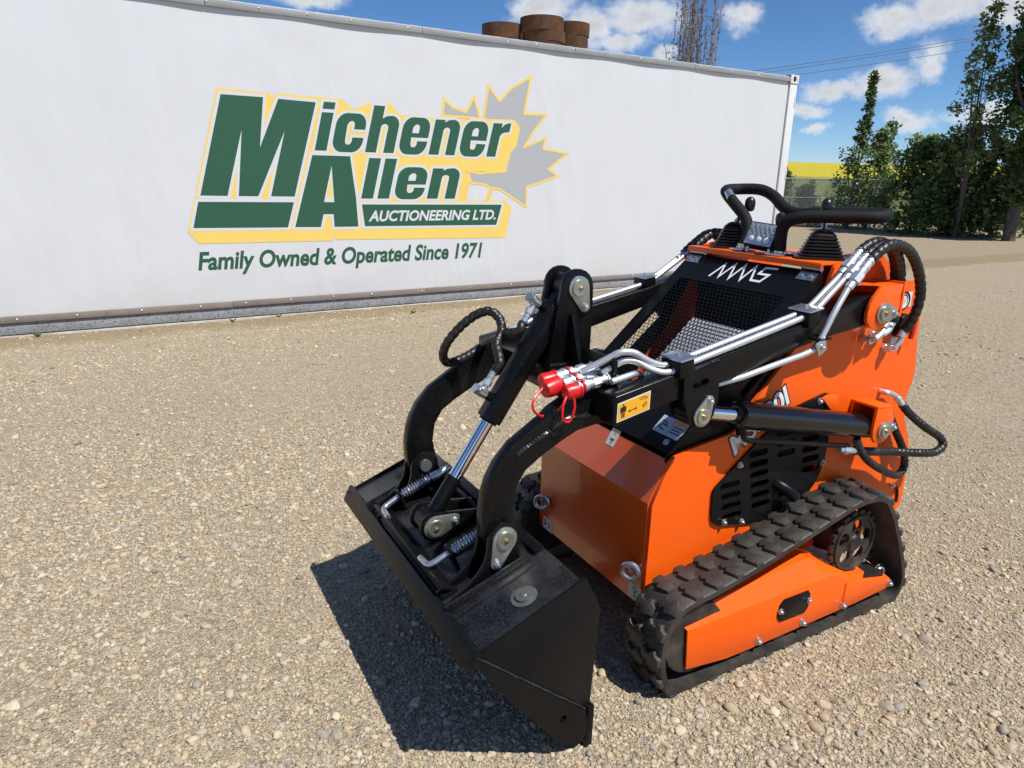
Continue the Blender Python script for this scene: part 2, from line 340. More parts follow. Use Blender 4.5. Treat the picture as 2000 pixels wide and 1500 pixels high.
at=pm.attributes.new('scl','FLOAT','POINT'); at.data.foreach_set('value',base.astype(np.float32))
rt_=np.stack([nr.normal(0,.25,len(x)),nr.normal(0,.25,len(x)),nr.random(len(x))*6.283],-1).astype(np.float32)
at=pm.attributes.new('rot','FLOAT_VECTOR','POINT'); at.data.foreach_set('vector',rt_.ravel())
gvo=bpy.data.objects.new('gravel',pm); col.objects.link(gvo); pm.materials.append(sm)
tag(gvo,'loose tan and grey gravel covering the yard','gravel',kind='stuff')
ng=bpy.data.node_groups.new('gravel_scatter','GeometryNodeTree'); ng.interface.new_socket('Geometry',in_out='INPUT',socket_type='NodeSocketGeometry'); ng.interface.new_socket('Geometry',in_out='OUTPUT',socket_type='NodeSocketGeometry')
gi=ng.nodes.new('NodeGroupInput'); gout=ng.nodes.new('NodeGroupOutput'); ip=ng.nodes.new('GeometryNodeInstanceOnPoints'); jg=ng.nodes.new('GeometryNodeJoinGeometry')
for k in range(7):
    ic=ng.nodes.new('GeometryNodeMeshIcoSphere'); ic.inputs['Radius'].default_value=1; ic.inputs['Subdivisions'].default_value=2
    sp=ng.nodes.new('GeometryNodeSetPosition'); nz_=ng.nodes.new('ShaderNodeTexNoise'); nz_.noise_dimensions='4D'; nz_.inputs['W'].default_value=k*3.7; nz_.inputs['Scale'].default_value=.85; nz_.inputs['Detail'].default_value=1
    vs=ng.nodes.new('ShaderNodeVectorMath'); vs.operation='SUBTRACT'; vs.inputs[1].default_value=(.5,.5,.5); vm=ng.nodes.new('ShaderNodeVectorMath'); vm.operation='SCALE'; vm.inputs['Scale'].default_value=1.5
    ng.links.new(nz_.outputs['Color'],vs.inputs[0]); ng.links.new(vs.outputs[0],vm.inputs[0]); ng.links.new(vm.outputs[0],sp.inputs['Offset']); ng.links.new(ic.outputs['Mesh'],sp.inputs['Geometry'])
    tf=ng.nodes.new('GeometryNodeTransform'); tf.inputs['Scale'].default_value=(1.15+.12*(k%3),.9-.07*(k%2),.62+.05*(k%3)); ng.links.new(sp.outputs[0],tf.inputs['Geometry'])
    ss=ng.nodes.new('GeometryNodeSetShadeSmooth'); ss.inputs['Shade Smooth'].default_value=(k%2==0); ng.links.new(tf.outputs[0],ss.inputs[0])
    mt=ng.nodes.new('GeometryNodeSetMaterial'); mt.inputs['Material'].default_value=sm; ng.links.new(ss.outputs[0],mt.inputs['Geometry'])
    g2=ng.nodes.new('GeometryNodeGeometryToInstance'); ng.links.new(mt.outputs[0],g2.inputs[0]); ng.links.new(g2.outputs[0],jg.inputs[0])
def named(n,tp):
    a=ng.nodes.new('GeometryNodeInputNamedAttribute'); a.data_type=tp; a.inputs['Name'].default_value=n; return a.outputs['Attribute']
ri=ng.nodes.new('FunctionNodeRandomValue'); ri.data_type='INT'; ri.inputs['Min'].default_value=0; ri.inputs['Max'].default_value=6
ng.links.new(gi.outputs[0],ip.inputs['Points']); ng.links.new(jg.outputs[0],ip.inputs['Instance']); ip.inputs['Pick Instance'].default_value=True
ro_=[o for o in ri.outputs if o.type=='INT'][0]
ng.links.new(ro_,ip.inputs['Instance Index']); ng.links.new(named('scl','FLOAT'),ip.inputs['Scale'])
e2r=ng.nodes.new('FunctionNodeEulerToRotation'); ng.links.new(named('rot','FLOAT_VECTOR'),e2r.inputs[0]); ng.links.new(e2r.outputs[0],ip.inputs['Rotation'])
ng.links.new(ip.outputs[0],gout.inputs[0]); md=gvo.modifiers.new('scatter','NODES'); md.node_group=ng
# ------------------------------------------------------------------ container with banner
CWHITE=mat('container_white',(.72,.73,.74),.45,0,.1,60,.06,5,dust=.2,dustcol=(.45,.42,.38))
RAIL=mat('speckled_rail',(.33,.35,.37),.7,0,.4,80,.25,6,speck=.85,speckscale=75,sthr=.56,speckcol=(.06,.055,.05),dust=.5,dustcol=(.30,.25,.19))
GREYB=mat('grey_batten',(.33,.34,.345),.5,.2,.1,60,.12,4)
BROWNB=mat('brown_batten',(.24,.205,.175),.6,0,.2,50,.15,4,dust=.4,dustcol=(.33,.29,.24))
GREEN=mat('green_print',(.021,.098,.053),.5,0,0,1,.06,3); GREYP=mat('grey_print',(.42,.435,.455),.5,0,0,1,.03,3); GOLD=mat('yellow_print',(.86,.62,.15),.5,0,0,1,.05,3)
TARPW=(.645,.665,.695)
tm=bpy.data.materials.new('white_tarpaulin'); tm.use_nodes=True; t=tm.node_tree; b=t.nodes['Principled BSDF']; b.inputs['Roughness'].default_value=.42
tcn=t.nodes.new('ShaderNodeTexCoord'); geo=tcn
def tnm(scale,sc_,detail=4,rough=.55,rot=0,dist=0):
    mp=t.nodes.new('ShaderNodeMapping'); mp.inputs['Scale'].default_value=sc_; mp.inputs['Rotation'].default_value=(0,R(rot),0); t.links.new(tcn.outputs['Object'],mp.inputs[0])
    n=t.nodes.new('ShaderNodeTexNoise'); n.inputs['Scale'].default_value=scale; n.inputs['Detail'].default_value=detail; n.inputs['Roughness'].default_value=rough; n.inputs['Distortion'].default_value=dist; t.links.new(mp.outputs[0],n.inputs[0]); return n.outputs[0]
c=mixrgb(cramp(tnm(1.3,(1,1,1),5),[(.4,(0,0,0)),(.75,(.35,.35,.35))]),TARPW,(.61,.63,.63))
sx=t.nodes.new('ShaderNodeSeparateXYZ'); t.links.new(tcn.outputs['Object'],sx.inputs[0])
grime=mth('MULTIPLY',mth('POWER',mth('MAXIMUM',mth('SUBTRACT',1.0,mth('MULTIPLY',sx.outputs[2],.95,nt=t),nt=t),0.,nt=t),2.5,nt=t),mth('MULTIPLY',tnm(5,(1,1,2.5),6,.65),.9,nt=t),nt=t)
c=mixrgb(grime,c,(.50,.48,.44)); t.links.new(c,b.inputs['Base Color'])
h=mth('ADD',mth('MULTIPLY',tnm(1.1,(1,1,.35),3,.5,25,.6),1.0,nt=t),mth('ADD',mth('MULTIPLY',tnm(2.6,(1,1,.16),2,.5,0,.3),.25,nt=t),mth('MULTIPLY',tnm(14,(1,1,1),3,.5),.035,nt=t),nt=t),nt=t)
bn=t.nodes.new('ShaderNodeBump'); bn.inputs['Strength'].default_value=.8; bn.inputs['Distance'].default_value=.05; t.links.new(h,bn.inputs['Height']); t.links.new(bn.outputs[0],b.inputs['Normal'])
S0,S1=-2.34,9.85
ct=empty('shipping_container',CA,CANG); tag(ct,'long white shipping container carrying the printed banner','container')
mk('wall',box(S0+.05,S1-.02,.0,2.42,.13,2.855),CWHITE,ct)
mk('bottom_rail',box(S0+.16,S1-.16,-.022,.1,.035,.135),RAIL,ct,.004)
mk('sill',box(S0+.1,S1-.1,-.036,.12,-.05,.026),mat('dirty_white_sill',(.55,.54,.51),.7,0,.4,40,.35,5,dust=.85,dustcol=(.34,.28,.19)),ct,.01)
mk('roof_edge',box(S0+.1,S1-.12,-.005,2.43,2.856,2.872),CWHITE,ct)
k=0; s=S0+.3
while s<S1-.25:
    if k==0: rib=mk('roof_rib',prism([(0,.0),(.025,.009),(.10,.009),(.125,.0)],.02,2.36),CWHITE,ct); rib.location=(s,.01,2.871); k=1
    else: inst('roof_rib',rib,ct,(s,.01,2.871))
    s+=.245
for ss in (S0+.08,S1-.08): mk('corner_post',box(ss-.075,ss+.075,-.03,.12,.11,2.775),CWHITE,ct,.006)
oval=[(.052*math.cos(a)*.62,.05*math.sin(a)) for a in np.linspace(0,2*math.pi,16,endpoint=False)]
for ss,zz in ((S1-.085,2.835),(S1-.085,.06),(S0+.085,2.835),(S0+.085,.06)):
    mk('corner_casting',plate([(ss-.085,zz-.058),(ss+.085,zz-.058),(ss+.085,zz+.058),(ss-.085,zz+.058)],[[(ss+p[0],zz+p[1]*.85) for p in reversed(oval)]],-.04,-.02),CWHITE,ct,.002)
    mk('casting_block',box(ss-.08,ss+.08,-.019,.14,zz-.055,zz+.055),DARK if zz>1 else CWHITE,ct,.004)
    mk('casting_side',box(ss-.085,ss+.085,-.0185,.16,zz+.0565,zz+.06),CWHITE,ct)
for zz in (2.55,1.55,.7): mk('post_catch',box(S1-.035,S1-.012,-.036,-.029,zz-.09,zz+.09),CWHITE,ct,.002)
bnr=empty('banner',CA,CANG); tag(bnr,'white tarpaulin banner with green and yellow auction lettering and grey maple leaf','banner')
NX,NZ=150,34; T0,T1=S0+.14,9.672
def wr(s,z): 
    top=max(0,(z-2.2)/.6); bot=max(0,(.9-z)/.7)
    
    w=0. if 1.4<s<6.0 and .4<z<2.6 else 1.
    return -.006-w*(.005*math.sin(s*5+1.2*math.sin(z*3))*top+.004*math.sin((s*2.1-z*3.2)*1.7+.5*math.sin(s*3))*bot)
tv=[(T0+(T1-T0)*i/NX,wr(T0+(T1-T0)*i/NX,.15+2.7*j/NZ)-.004,.15+2.7*j/NZ) for j in range(NZ+1) for i in range(NX+1)]
mk('cloth',(tv,[[j*(NX+1)+i,j*(NX+1)+i+1,(j+1)*(NX+1)+i+1,(j+1)*(NX+1)+i] for j in range(NZ) for i in range(NX)]),tm,bnr)
s=T0
bl=[]
while s<T1-.1:
    e=min(s+1.9+.3*rng.random(),T1+.02); dz=rng.uniform(-.003,.003)
    bl.append((s,e,dz)); s=e+.004
for s,e,dz in bl:
    mk('top_batten',box(s,e,-.036,-.0175,2.803+dz,2.862+dz),GREYB,bnr,.002)
    mk('bottom_batten',box(s,e,-.04,-.0175,.142+dz,.198+dz),BROWNB,bnr,.002)
scr=[];s=T0+.2
while s<T1-.05:
    scr.append(lathe((s,-.036,2.833+rng.uniform(-.008,.008)),(0,-1,0),[(0,.011),(.004,.008),(.006,.003)],8))
    scr.append(lathe((s+.1,-.04,.172+rng.uniform(-.008,.008)),(0,-1,0),[(0,.011),(.004,.008),(.006,.003)],8)); s+=rng.uniform(.36,.62)
so_=mk('screws',scr,ZINC,bnr); so_['kind']='stuff'
def lay(yy): return lambda s,z:(s,yy,z)
LEAF=[(4.192,2.031),(4.21,2.206),(4.319,2.121),(4.475,2.085),(4.576,2.246),(4.654,2.019),(4.69,2.021),(4.753,2.375),(4.896,2.225),(5.047,2.37),(5.301,2.507),(5.222,2.108),(5.526,2.118),(5.389,1.966),(5.227,1.746),(5.53,1.864),(5.497,1.74),(5.854,1.698),(5.579,1.516),(5.716,1.436),(5.282,1.306),(5.275,1.078),(4.92,1.275),(4.824,1.292),(4.74,1.069),(4.618,1.07),(4.732,1.149),(4.792,1.292),(4.717,1.33),(4.546,1.343),(4.494,1.475),(4.636,1.447),(4.984,1.476),(5.041,1.684),(5.116,1.764),(5.152,1.954),(5.082,2.025),(4.789,2.018),(4.582,2.028)]
YEL=[(1.935,2.138),(2.402,2.128),(2.418,2.093),(2.468,2.129),(3.091,2.124),(3.212,2.033),(3.375,2.105),(3.606,2.116),(3.715,2.004),(3.9,2.031),(4.088,2.005),(4.233,2.034),(4.43,1.999),(4.582,2.022),(4.737,2.003),(4.789,2.018),(5.109,2.029),(5.171,1.955),(5.129,1.765),(5.035,1.683),(4.957,1.468),(4.468,1.47),(4.532,1.383),(4.481,1.149),(4.991,1.149),(5.076,1.068),(4.999,.727),(2.976,.758),(2.956,.78),(2.922,.749),(1.649,.757),(1.564,.872)]
LM=[(1.965,2.088),(2.339,2.088),(2.275,1.64),(2.478,2.083),(2.833,2.075),(2.569,1.19),(2.343,1.192),(2.516,1.798),(2.224,1.192),(2.045,1.193),(2.122,1.792),(1.944,1.194),(1.706,1.197)]
LB1=[(1.682,1.14),(2.558,1.135),(2.484,.893),(1.616,.903)]; LB2=[(3.256,1.112),(4.942,1.105),(4.871,.878),(3.28,.89)]
LA=[(2.769,1.586),(3.152,1.586),(3.195,1.19),(3.208,.889),(2.955,.89),(2.952,1.017),(2.848,1.018),(2.813,.89),(2.555,.895)]
AH=[(2.956,1.488),(2.964,1.135),(2.859,1.137)]
def tess(poly,yy):
    tri=geometry.tessellate_polygon([[Vector((p[0],p[1],0)) for p in poly]]); return [(p[0],yy,p[1]) for p in poly],[list(q) for q in tri]
DEP=[0]
def ring(poly,w,yy):
    """closed outline of even width round a polygon, every piece on its own thin layer"""
    P_=[Vector(p) for p in poly]; n=len(P_); v=[];f=[]; DEP[0]+=1; yy-=.00002*(DEP[0]%7)
    for i in range(n):
        a,b_=P_[i],P_[(i+1)%n]; d=(b_-a).normalized(); q=Vector((-d.y,d.x))*(w/2); e=d*(w*.32); o=len(v)
        v+=[(t_.x,yy-.000012*i,t_.y) for t_ in (a-e+q,b_+e+q,b_+e-q,a-e-q)]; f.append([o,o+1,o+2,o+3])
    return v,f
def flat(name,g,m): return mk(name,g,m,bnr,0,False)
flat('maple_leaf',tess(LEAF,-.0112),GREYP); flat('leaf_outline',ring(LEAF,.026,-.0118),GOLD)
flat('yellow_backing',tess(YEL,-.0124),GOLD)
WH=mat('white_print_tarp',TARPW,.45)
for nm,P in (('letter_outline',LM),('letter_outline',LA),('bar_outline',LB1),('bar_outline',LB2)):
    flat(nm,[tess(P,-.0128)]+[ring(P,.055,-.0130)],WH)
def word(name,body,x0,x1,y0,y1,shear,off,outl,yy,m,spacing=1,white=None):
    v,f=text2d(body,off,shear,spacing)
    V=fit(v,v,x0,x1,y0,y1); flat(name,([(p[0],yy,p[1]) for p in V],f),m)
    if outl:
        v2,f2=text2d(body,off+outl,shear,spacing); V2=fit(v2,v,x0,x1,y0,y1); flat(name+'_outline',([(p[0],yy+.0014,p[1]) for p in V2],f2),WH)
# heavy condensed italic lower case, one outline per letter (x-height 1, stem .35)
def arc(cx,cy,rx,ry,a0,a1,n=8): return [(cx+rx*math.cos(R(a0+(a1-a0)*i/n)),cy+ry*math.sin(R(a0+(a1-a0)*i/n))) for i in range(n+1)]
def glyph(ch):
    st=.37; w=.98
    if ch=='l': return st,[[(0,0),(st,0),(st,1.27),(0,1.27)]],[]
    if ch=='i': return st,[[(0,0),(st,0),(st,1),(0,1)],[(0,1.09),(st,1.09),(st,1.27),(0,1.27)]],[]
    if ch in 'nh':
        t_=1.27 if ch=='h' else 1.0
        return w,[[(0,0),(st,0)]+[(st,.70)]+arc(st+.125,.70,.125,.09,180,0,6)[1:-1]+[(w-st+.01,.70),(w-st+.01,0),(w,0),(w,.74)]+arc(w-.30,.74,.30,.28,0,90,6)[1:]+[(st+.13,1.0),(st,.93),(st,t_),(0,t_)]],[]
    if ch=='r': return .72,[[(0,0),(st,0),(st,.62)]+arc(st+.2,.58,.2,.16,160,95,4)+[(.72,.76),(.72,1.02),(.60,1.02),(st+.08,.96),(st,.86),(st,1.0),(0,1.0)]],[]
    O=[(.0,.30)]+arc(.32,.30,.32,.32,180,270,6)[1:]+arc(w-.32,.30,.32,.32,270,360,6)
    T=arc(w-.32,.70,.32,.32,0,90,6)+arc(.32,.70,.32,.32,90,180,6)
    if ch=='c': return w,[O[:-1]+[(w,.30),(w,.38),(w-st,.38),(w-st,.30)]+arc(.5,.28,.11,.10,0,-180,6)+[(st,.72)]+arc(.5,.72,.11,.10,180,0,6)+[(w-st,.60),(w,.60)]+T],[]
    if ch=='e': return w,[O[:-1]+[(w,.30),(w,.36),(w-st,.36),(w-st,.29)]+arc(.5,.28,.11,.10,0,-180,6)+[(st,.46),(w,.46)]+T],[[(st,.58),(w-st,.58),(w-st,.74)]+arc(.5,.74,.11,.09,0,180,6)[1:-1]+[(st,.74)]]
def bword(txt,x0,x1,z0,xh):
    shr=.26; gap=.14; X=0; L_=[]
    for ch in txt:
        w,po,ho=glyph(ch); L_.append((X,po,ho)); X+=w+gap
    k=(x1-x0-xh*1.0*shr)/(X-gap)
    def mp(X,p): return (x0+k*(X+p[0])+shr*xh*p[1],z0+xh*p[1])
    for X,po,ho in L_:
        H_=[[mp(X,p) for p in h] for h in ho]; ou=[]; gr=[]
        for q in po:
            Q=[mp(X,p) for p in q]; ou+=[tess(Q,-.0128),ring(Q,.05,-.0130)]
            lp=[Q]+H_; tri=geometry.tessellate_polygon([[Vector((a,b_,0)) for a,b_ in l] for l in lp]); gr.append(([(a,-.0142,b_) for l in lp for a,b_ in l],[list(t_) for t_ in tri]))
        flat('letter_outline',ou,WH); flat('letter',gr,GREEN)
bword('ichener',2.795,5.05,1.632,.358); bword('llen',3.25,4.415,1.172,.318)
flat('letter_m',tess(LM,-.0142),GREEN); flat('letter_a',tess(LA,-.0142),GREEN); flat('letter_a_counter',[tess(AH,-.0148)],WH); flat('bar',tess(LB1,-.0142),GREEN); flat('bar',tess(LB2,-.0142),GREEN)
ca=(sum(p[0] for p in AH)/3,sum(p[1] for p in AH)/3); flat('letter_a_counter',tess([(ca[0]+(p[0]-ca[0])*.55,ca[1]+(p[1]-ca[1])*.6) for p in AH],-.0154),GOLD)
word('lettering','AUCTIONEERING LTD.',3.32,4.86,.936,1.05,.26,.03,0,-.0148,WH,1.0)
word('lettering','Family Owned & Operated Since 1971',1.62,4.69,.453,.682,.20,.030,0,-.0112,GREEN,1.0)
# ------------------------------------------------------------------ rusty pipe rings on the container roof
RUST=mat('rusted_steel',(.085,.040,.019),.85,.1,.7,45,.7,7,dust=.7,dustcol=(.22,.082,.02))
def pipe_ring(s,off,z0,h,r,label):
    p=CA+CDIR*s+CN*off
    o=mk('pipe_ring',lathe((0,0,0),(0,0,1),[(0,r),(h*.5,r*1.004),(h,r),(h,r-.02),(h*.5,r-.021),(0,r-.02)],36,closed=True),RUST)
    o.location=(p.x,p.y,z0); o.rotation_euler=(0,0,rng.random()*6); return tag(o,label,'pipe ring','rusty pipe rings stacked on the container')
pipe_ring(5.48,1.0,2.885,.15,.245,'rusty steel pipe ring at the bottom of the leftmost stack on container')
pipe_ring(5.50,1.0,3.036,.17,.25,'rusty steel pipe ring topping the leftmost lower stack on container')
pipe_ring(5.915,.72,2.885,.12,.265,'rusty pipe ring lowest in the tallest middle stack on container')
pipe_ring(5.93,.71,3.006,.12,.265,'rusty pipe ring second from top in the tallest middle stack')
pipe_ring(5.905,.72,3.127,.155,.27,'rusty pipe ring on top of the tallest middle stack')
pipe_ring(6.43,.85,2.885,.11,.255,'rusty pipe ring lowest in the rightmost stack on container')
pipe_ring(6.41,.85,2.996,.15,.245,'rusty pipe ring in the middle of the rightmost stack')
pipe_ring(6.42,.85,3.147,.15,.25,'rusty pipe ring on top of the rightmost stack on container')
# ------------------------------------------------------------------ far field, fence, trees
fm=bpy.data.materials.new('canola_field'); fm.use_nodes=True; t=fm.node_tree; b=t.nodes['Principled BSDF']; b.inputs['Roughness'].default_value=.9
geo=t.nodes.new('ShaderNodeNewGeometry'); sx=t.nodes.new('ShaderNodeSeparateXYZ'); t.links.new(geo.outputs['Position'],sx.inputs[0])
yc=cramp(tn(.9,5,.7).outputs[0],[(.3,(.40,.36,.015)),(.55,(.66,.53,.015)),(.75,(.26,.28,.03))]); gc=cramp(tn(1.4,5,.7).outputs[0],[(.3,(.09,.14,.03)),(.55,(.16,.20,.05)),(.75,(.28,.27,.10))])
fy=mth('ADD',sx.outputs[1],mth('MULTIPLY',tn(.2,3).outputs[0],7,nt=t),nt=t)
rr=t.nodes.new('ShaderNodeMapRange'); rr.inputs[1].default_value=61; rr.inputs[2].default_value=67; t.links.new(fy,rr.inputs[0])
c=mixrgb(rr.outputs[0],gc,yc); t.links.new(c,b.inputs['Base Color'])
bn=t.nodes.new('ShaderNodeBump'); bn.inputs['Strength'].default_value=1; bn.inputs['Distance'].default_value=.5; t.links.new(tn(2.2,4,.7).outputs[0],bn.inputs['Height']); t.links.new(bn.outputs[0],b.inputs['Normal'])
FY=[26,30,36,44,54,64,80,110,160,220,300,420]; FZ=[-.1,.1,.45,.95,1.55,2.0,2.7,3.9,5.4,6.9,7.6,6.0]; FX=np.linspace(-160,420,40)
mk('canola_field',([(float(x),yy,z+.25*math.sin(x*.05+yy*.03)*min(1,max(0,(yy-40)/60))) for yy,z in zip(FY,FZ) for x in FX],[[j*40+i,j*40+i+1,(j+1)*40+i+1,(j+1)*40+i] for j in range(len(FY)-1) for i in range(39)]),fm)['kind']='structure'
def leafmat(name,c1,c2,rough=.45):
    m=bpy.data.materials.new(name); m.use_nodes=True; tt=m.node_tree; bb=tt.nodes['Principled BSDF']; bb.inputs['Roughness'].default_value=rough
    bb.inputs['Specular IOR Level'].default_value=.5
    g=tt.nodes.new('ShaderNodeNewGeometry'); rp=tt.nodes.new('ShaderNodeValToRGB'); rp.color_ramp.elements[0].color=(*c1,1); rp.color_ramp.elements[1].color=(*c2,1); tt.links.new(g.outputs['Random Per Island'],rp.inputs[0]); tt.links.new(rp.outputs[0],bb.inputs['Base Color'])
    tr=tt.nodes.new('ShaderNodeBsdfTranslucent'); tt.links.new(rp.outputs[0],tr.inputs[0]); mx=tt.nodes.new('ShaderNodeMixShader'); mx.inputs[0].default_value=.48
    tt.links.new(bb.outputs[0],mx.inputs[1]); tt.links.new(tr.outputs[0],mx.inputs[2]); tt.links.new(mx.outputs[0],tt.nodes['Material Output'].inputs[0]); return m
LF1=leafmat('poplar_leaf',(.065,.115,.032),(.24,.32,.125),.28); LF2=leafmat('shrub_leaf',(.10,.17,.04),(.35,.43,.17),.30); LF3=leafmat('weed_leaf',(.07,.12,.03),(.22,.26,.09)); DRYL=leafmat('dry_bud',(.12,.085,.06),(.26,.20,.15),.7)
BARK=mat('poplar_bark',(.115,.10,.085),.9,0,.8,30,.4,8); TWIG=mat('grey_twig',(.30,.25,.22),.9,0,.4,30,.3,8)
def leaves(clumps,size,seed):
    """clumps: (x,y,z,rx,ry,rz,count)"""
    g=np.random.default_rng(seed); C=[]
    for (cx,cy,cz,rx,ry,rz,n) in clumps:
        d=g.normal(size=(n,3)); d/=np.linalg.norm(d,axis=1)[:,None]; rad=g.random(n)**(.33); 
        wob=1+.28*np.sin(d[:,0]*5+cx*3)*np.cos(d[:,2]*6+cz*2)
        C.append(np.array([cx,cy,cz])+d*(rad*wob)[:,None]*np.array([rx,ry,rz]))
    C=np.concatenate(C); n=len(C); a=g.normal(size=(n,3)); a[:,2]=a[:,2]*.45-.25; a/=np.linalg.norm(a,axis=1)[:,None]; nn_=g.normal(size=(n,3))*.5+np.array([.45,-.45,.8]); bb=np.cross(a,nn_); bb/=np.linalg.norm(bb,axis=1)[:,None]
    s=size*np.exp(g.normal(0,.28,n))[:,None]; w=s*.42
    V=np.stack([C-a*s*.5,C+bb*w-a*s*.05,C+a*s*.55,C-bb*w-a*s*.05],1).reshape(-1,3)
    return V.tolist(),[[4*i,4*i+1,4*i+2,4*i+3] for i in range(n)]
def clus(cx,cy,z0,z1,wf,n,cnt,seed,rs=.32):
    g=np.random.default_rng(seed); o=[]
    for i in range(n):
        t_=g.random(); z=z0+(z1-z0)*t_; w=wf(t_); a=g.random()*6.28; q=g.random()**.5*w
        k=rs*(.6+.7*g.random())*(.45+.55*min(1,w)); o.append((cx+math.cos(a)*q,cy+math.sin(a)*q*.8,z,k,k,k*1.15,int(cnt*.9*(.6+.8*g.random()))))
    return o
def tree(name,label,cat,x,y,h,trunk_r,wf,n,cnt,size,m,seed,z0=.4,stems=4,lean=0,group=None,extra=(),rs=.36):
    r0=empty(name,(x,y,0)); g=random.Random(seed); S=[]
    S.append(stube([(0,0,-.1),(.03,0,h*.3),(lean*.5,.05,h*.62),(lean,0,h*.95)],lambda s,a:trunk_r*max(.08,1-s/(h*1.0))*(1+.12*math.sin(a*5+s*9)),.12,9))
    for i in range(stems):
        a=g.random()*6.28; zb=h*g.uniform(.08,.5); w=wf(min(1,zb/h+.25))*.8
        S.append(stube([(lean*zb/h*.8,0,zb),(math.cos(a)*w*.5,math.sin(a)*w*.5,zb+h*.12),(math.cos(a)*w*.9,math.sin(a)*w*.9,zb+h*.28)],lambda s,a:trunk_r*.32*max(.15,1-s/(h*.45)),.12,6))
    mk('trunk',S,BARK,r0)
    mk('crown',leaves([(c[0]+lean*c[2]/h,)+c[1:] for c in clus(0,0,z0,h,wf,n,cnt,seed,rs)]+list(extra),size,seed),m,r0,0,False)
    return tag(r0,label,cat,group)
GT='trees and shrubs along the chain link fence'
tree('poplar_tree','slim dark poplar with pointed top rising behind the chain link fence','tree',10.95,23.6,4.75,.07,lambda t:(.95*(1-t)**.75+.05) if t<.5 else .46*(1-t)**1.0+.03,170,34,.085,LF1,3,.1,7,.16,GT,rs=.24)
tree('poplar_tree','smaller leafy poplar right beside the slim pointed poplar','tree',11.7,23.9,3.1,.06,lambda t:.8*(1-t)**.8+.03,90,48,.09,LF2,4,.2,5,.1,GT)
tree('poplar_sapling','thin sparse sapling tips between the slim poplar and the broad shrub','tree',12.2,24.3,3.4,.04,lambda t:.55*(1-t)+.08,22,60,.09,LF1,5,.4,6,.05,GT)
tree('broad_shrub','broad green shrub spilling over the fence left of the large poplar','shrub',12.25,22.2,2.75,.05,lambda t:1.0*math.sqrt(max(0,1-t*t))+.1,62,120,.105,LF2,6,.1,8,0,GT)
tree('broad_shrub','bushy pale leaved shrub directly left of the large poplar trunk','shrub',13.1,21.4,3.05,.05,lambda t:1.0*math.sqrt(max(0,1-t*t))+.1,66,120,.105,LF2,8,.1,8,0,GT)
tree('dark_shrub','low dark shrub at the gravel edge under the hedge','shrub',12.6,20.9,1.7,.04,lambda t:.95*math.sqrt(max(0,1-t*t))+.1,44,110,.10,LF1,9,.05,6,0,GT)
tree('dark_shrub','shadowy shrub filling the gap behind the large poplar trunk','shrub',13.9,20.9,2.6,.05,lambda t:.95*math.sqrt(max(0,1-t*t))+.1,56,120,.105,LF1,10,.1,6,0,GT)
tree('large_poplar','large dark poplar with rough trunk at the right edge','tree',13.45,19.4,7.8,.17,lambda t:(1.2 if t>.22 else .4)*(1-max(0,t-.5)**1.3*.9)+.05,240,230,.105,LF1,12,1.15,10,.6,GT)
tree('young_poplar','open branched young poplar with pale leaves left of the large poplar','tree',12.45,20.2,6.1,.06,lambda t:.6*(1-t)+.2,75,42,.09,LF2,14,1.9,12,-.1,GT,rs=.26)
tree('weed_bush','knee high weedy bush behind fence next to the container end','shrub',9.15,24.6,1.75,.03,lambda t:.28*(1-t)+.03,26,50,.10,LF3,15,.05,5,0,GT)
tree('weed_bush','tall weedy bush behind the fence left of the slim poplar','shrub',9.95,24.9,1.25,.03,lambda t:.7*(1-t)+.15,30,90,.10,LF3,16,.05,5,0,GT)
wl=leaves([(x+rng.uniform(-.4,.4),26+rng.uniform(-1,6),rng.uniform(.2,.75),.6,.6,.4,80) for x in np.arange(5,26,.33)],.13,21)
tag(mk('weeds',wl,LF3,None,0,False),'tall green weeds growing beyond the fence','weeds',kind='stuff')
# bare upright tree behind the container
bt=empty('bare_tree',(5.75,25,0)); tag(bt,'bare upright tree with grey twigs standing behind the container','tree'); S=[];bud=[]
g=random.Random(5)
for i in range(40):
    a=g.random()*6.28; q=g.uniform(.05,1.0); top=g.uniform(6.6,9.4)-q*1.6; bx,by=math.cos(a)*q,math.sin(a)*q
    P=[(bx*.15,by*.15,.2),(bx*.75,by*.75,2.4),(bx*.95+g.uniform(-.06,.06),by*.9,4.6),(bx+g.uniform(-.12,.12),by,top)]
    r0=.032 if i>3 else .06; S.append(stube(P,lambda s,a,r0=r0,top=top:max(.008,r0*(1-s/top)),.25,5)); cp=crom(P,.25)
    for p in cp[8:]:
        for _ in range(2):
            d=Vector((g.uniform(-.16,.16),g.uniform(-.16,.16),g.uniform(.12,.36))); S.append(cyl(p,p+d,.008,.004,3,False)); bud.append((*(p+d*g.random()),.06,.06,.09,3))
mk('trunk',S[:4],BARK,bt); mk('crown',S[4:],TWIG,bt,0,False); mk('buds',leaves(bud,.055,3),DRYL,bt,0,False)
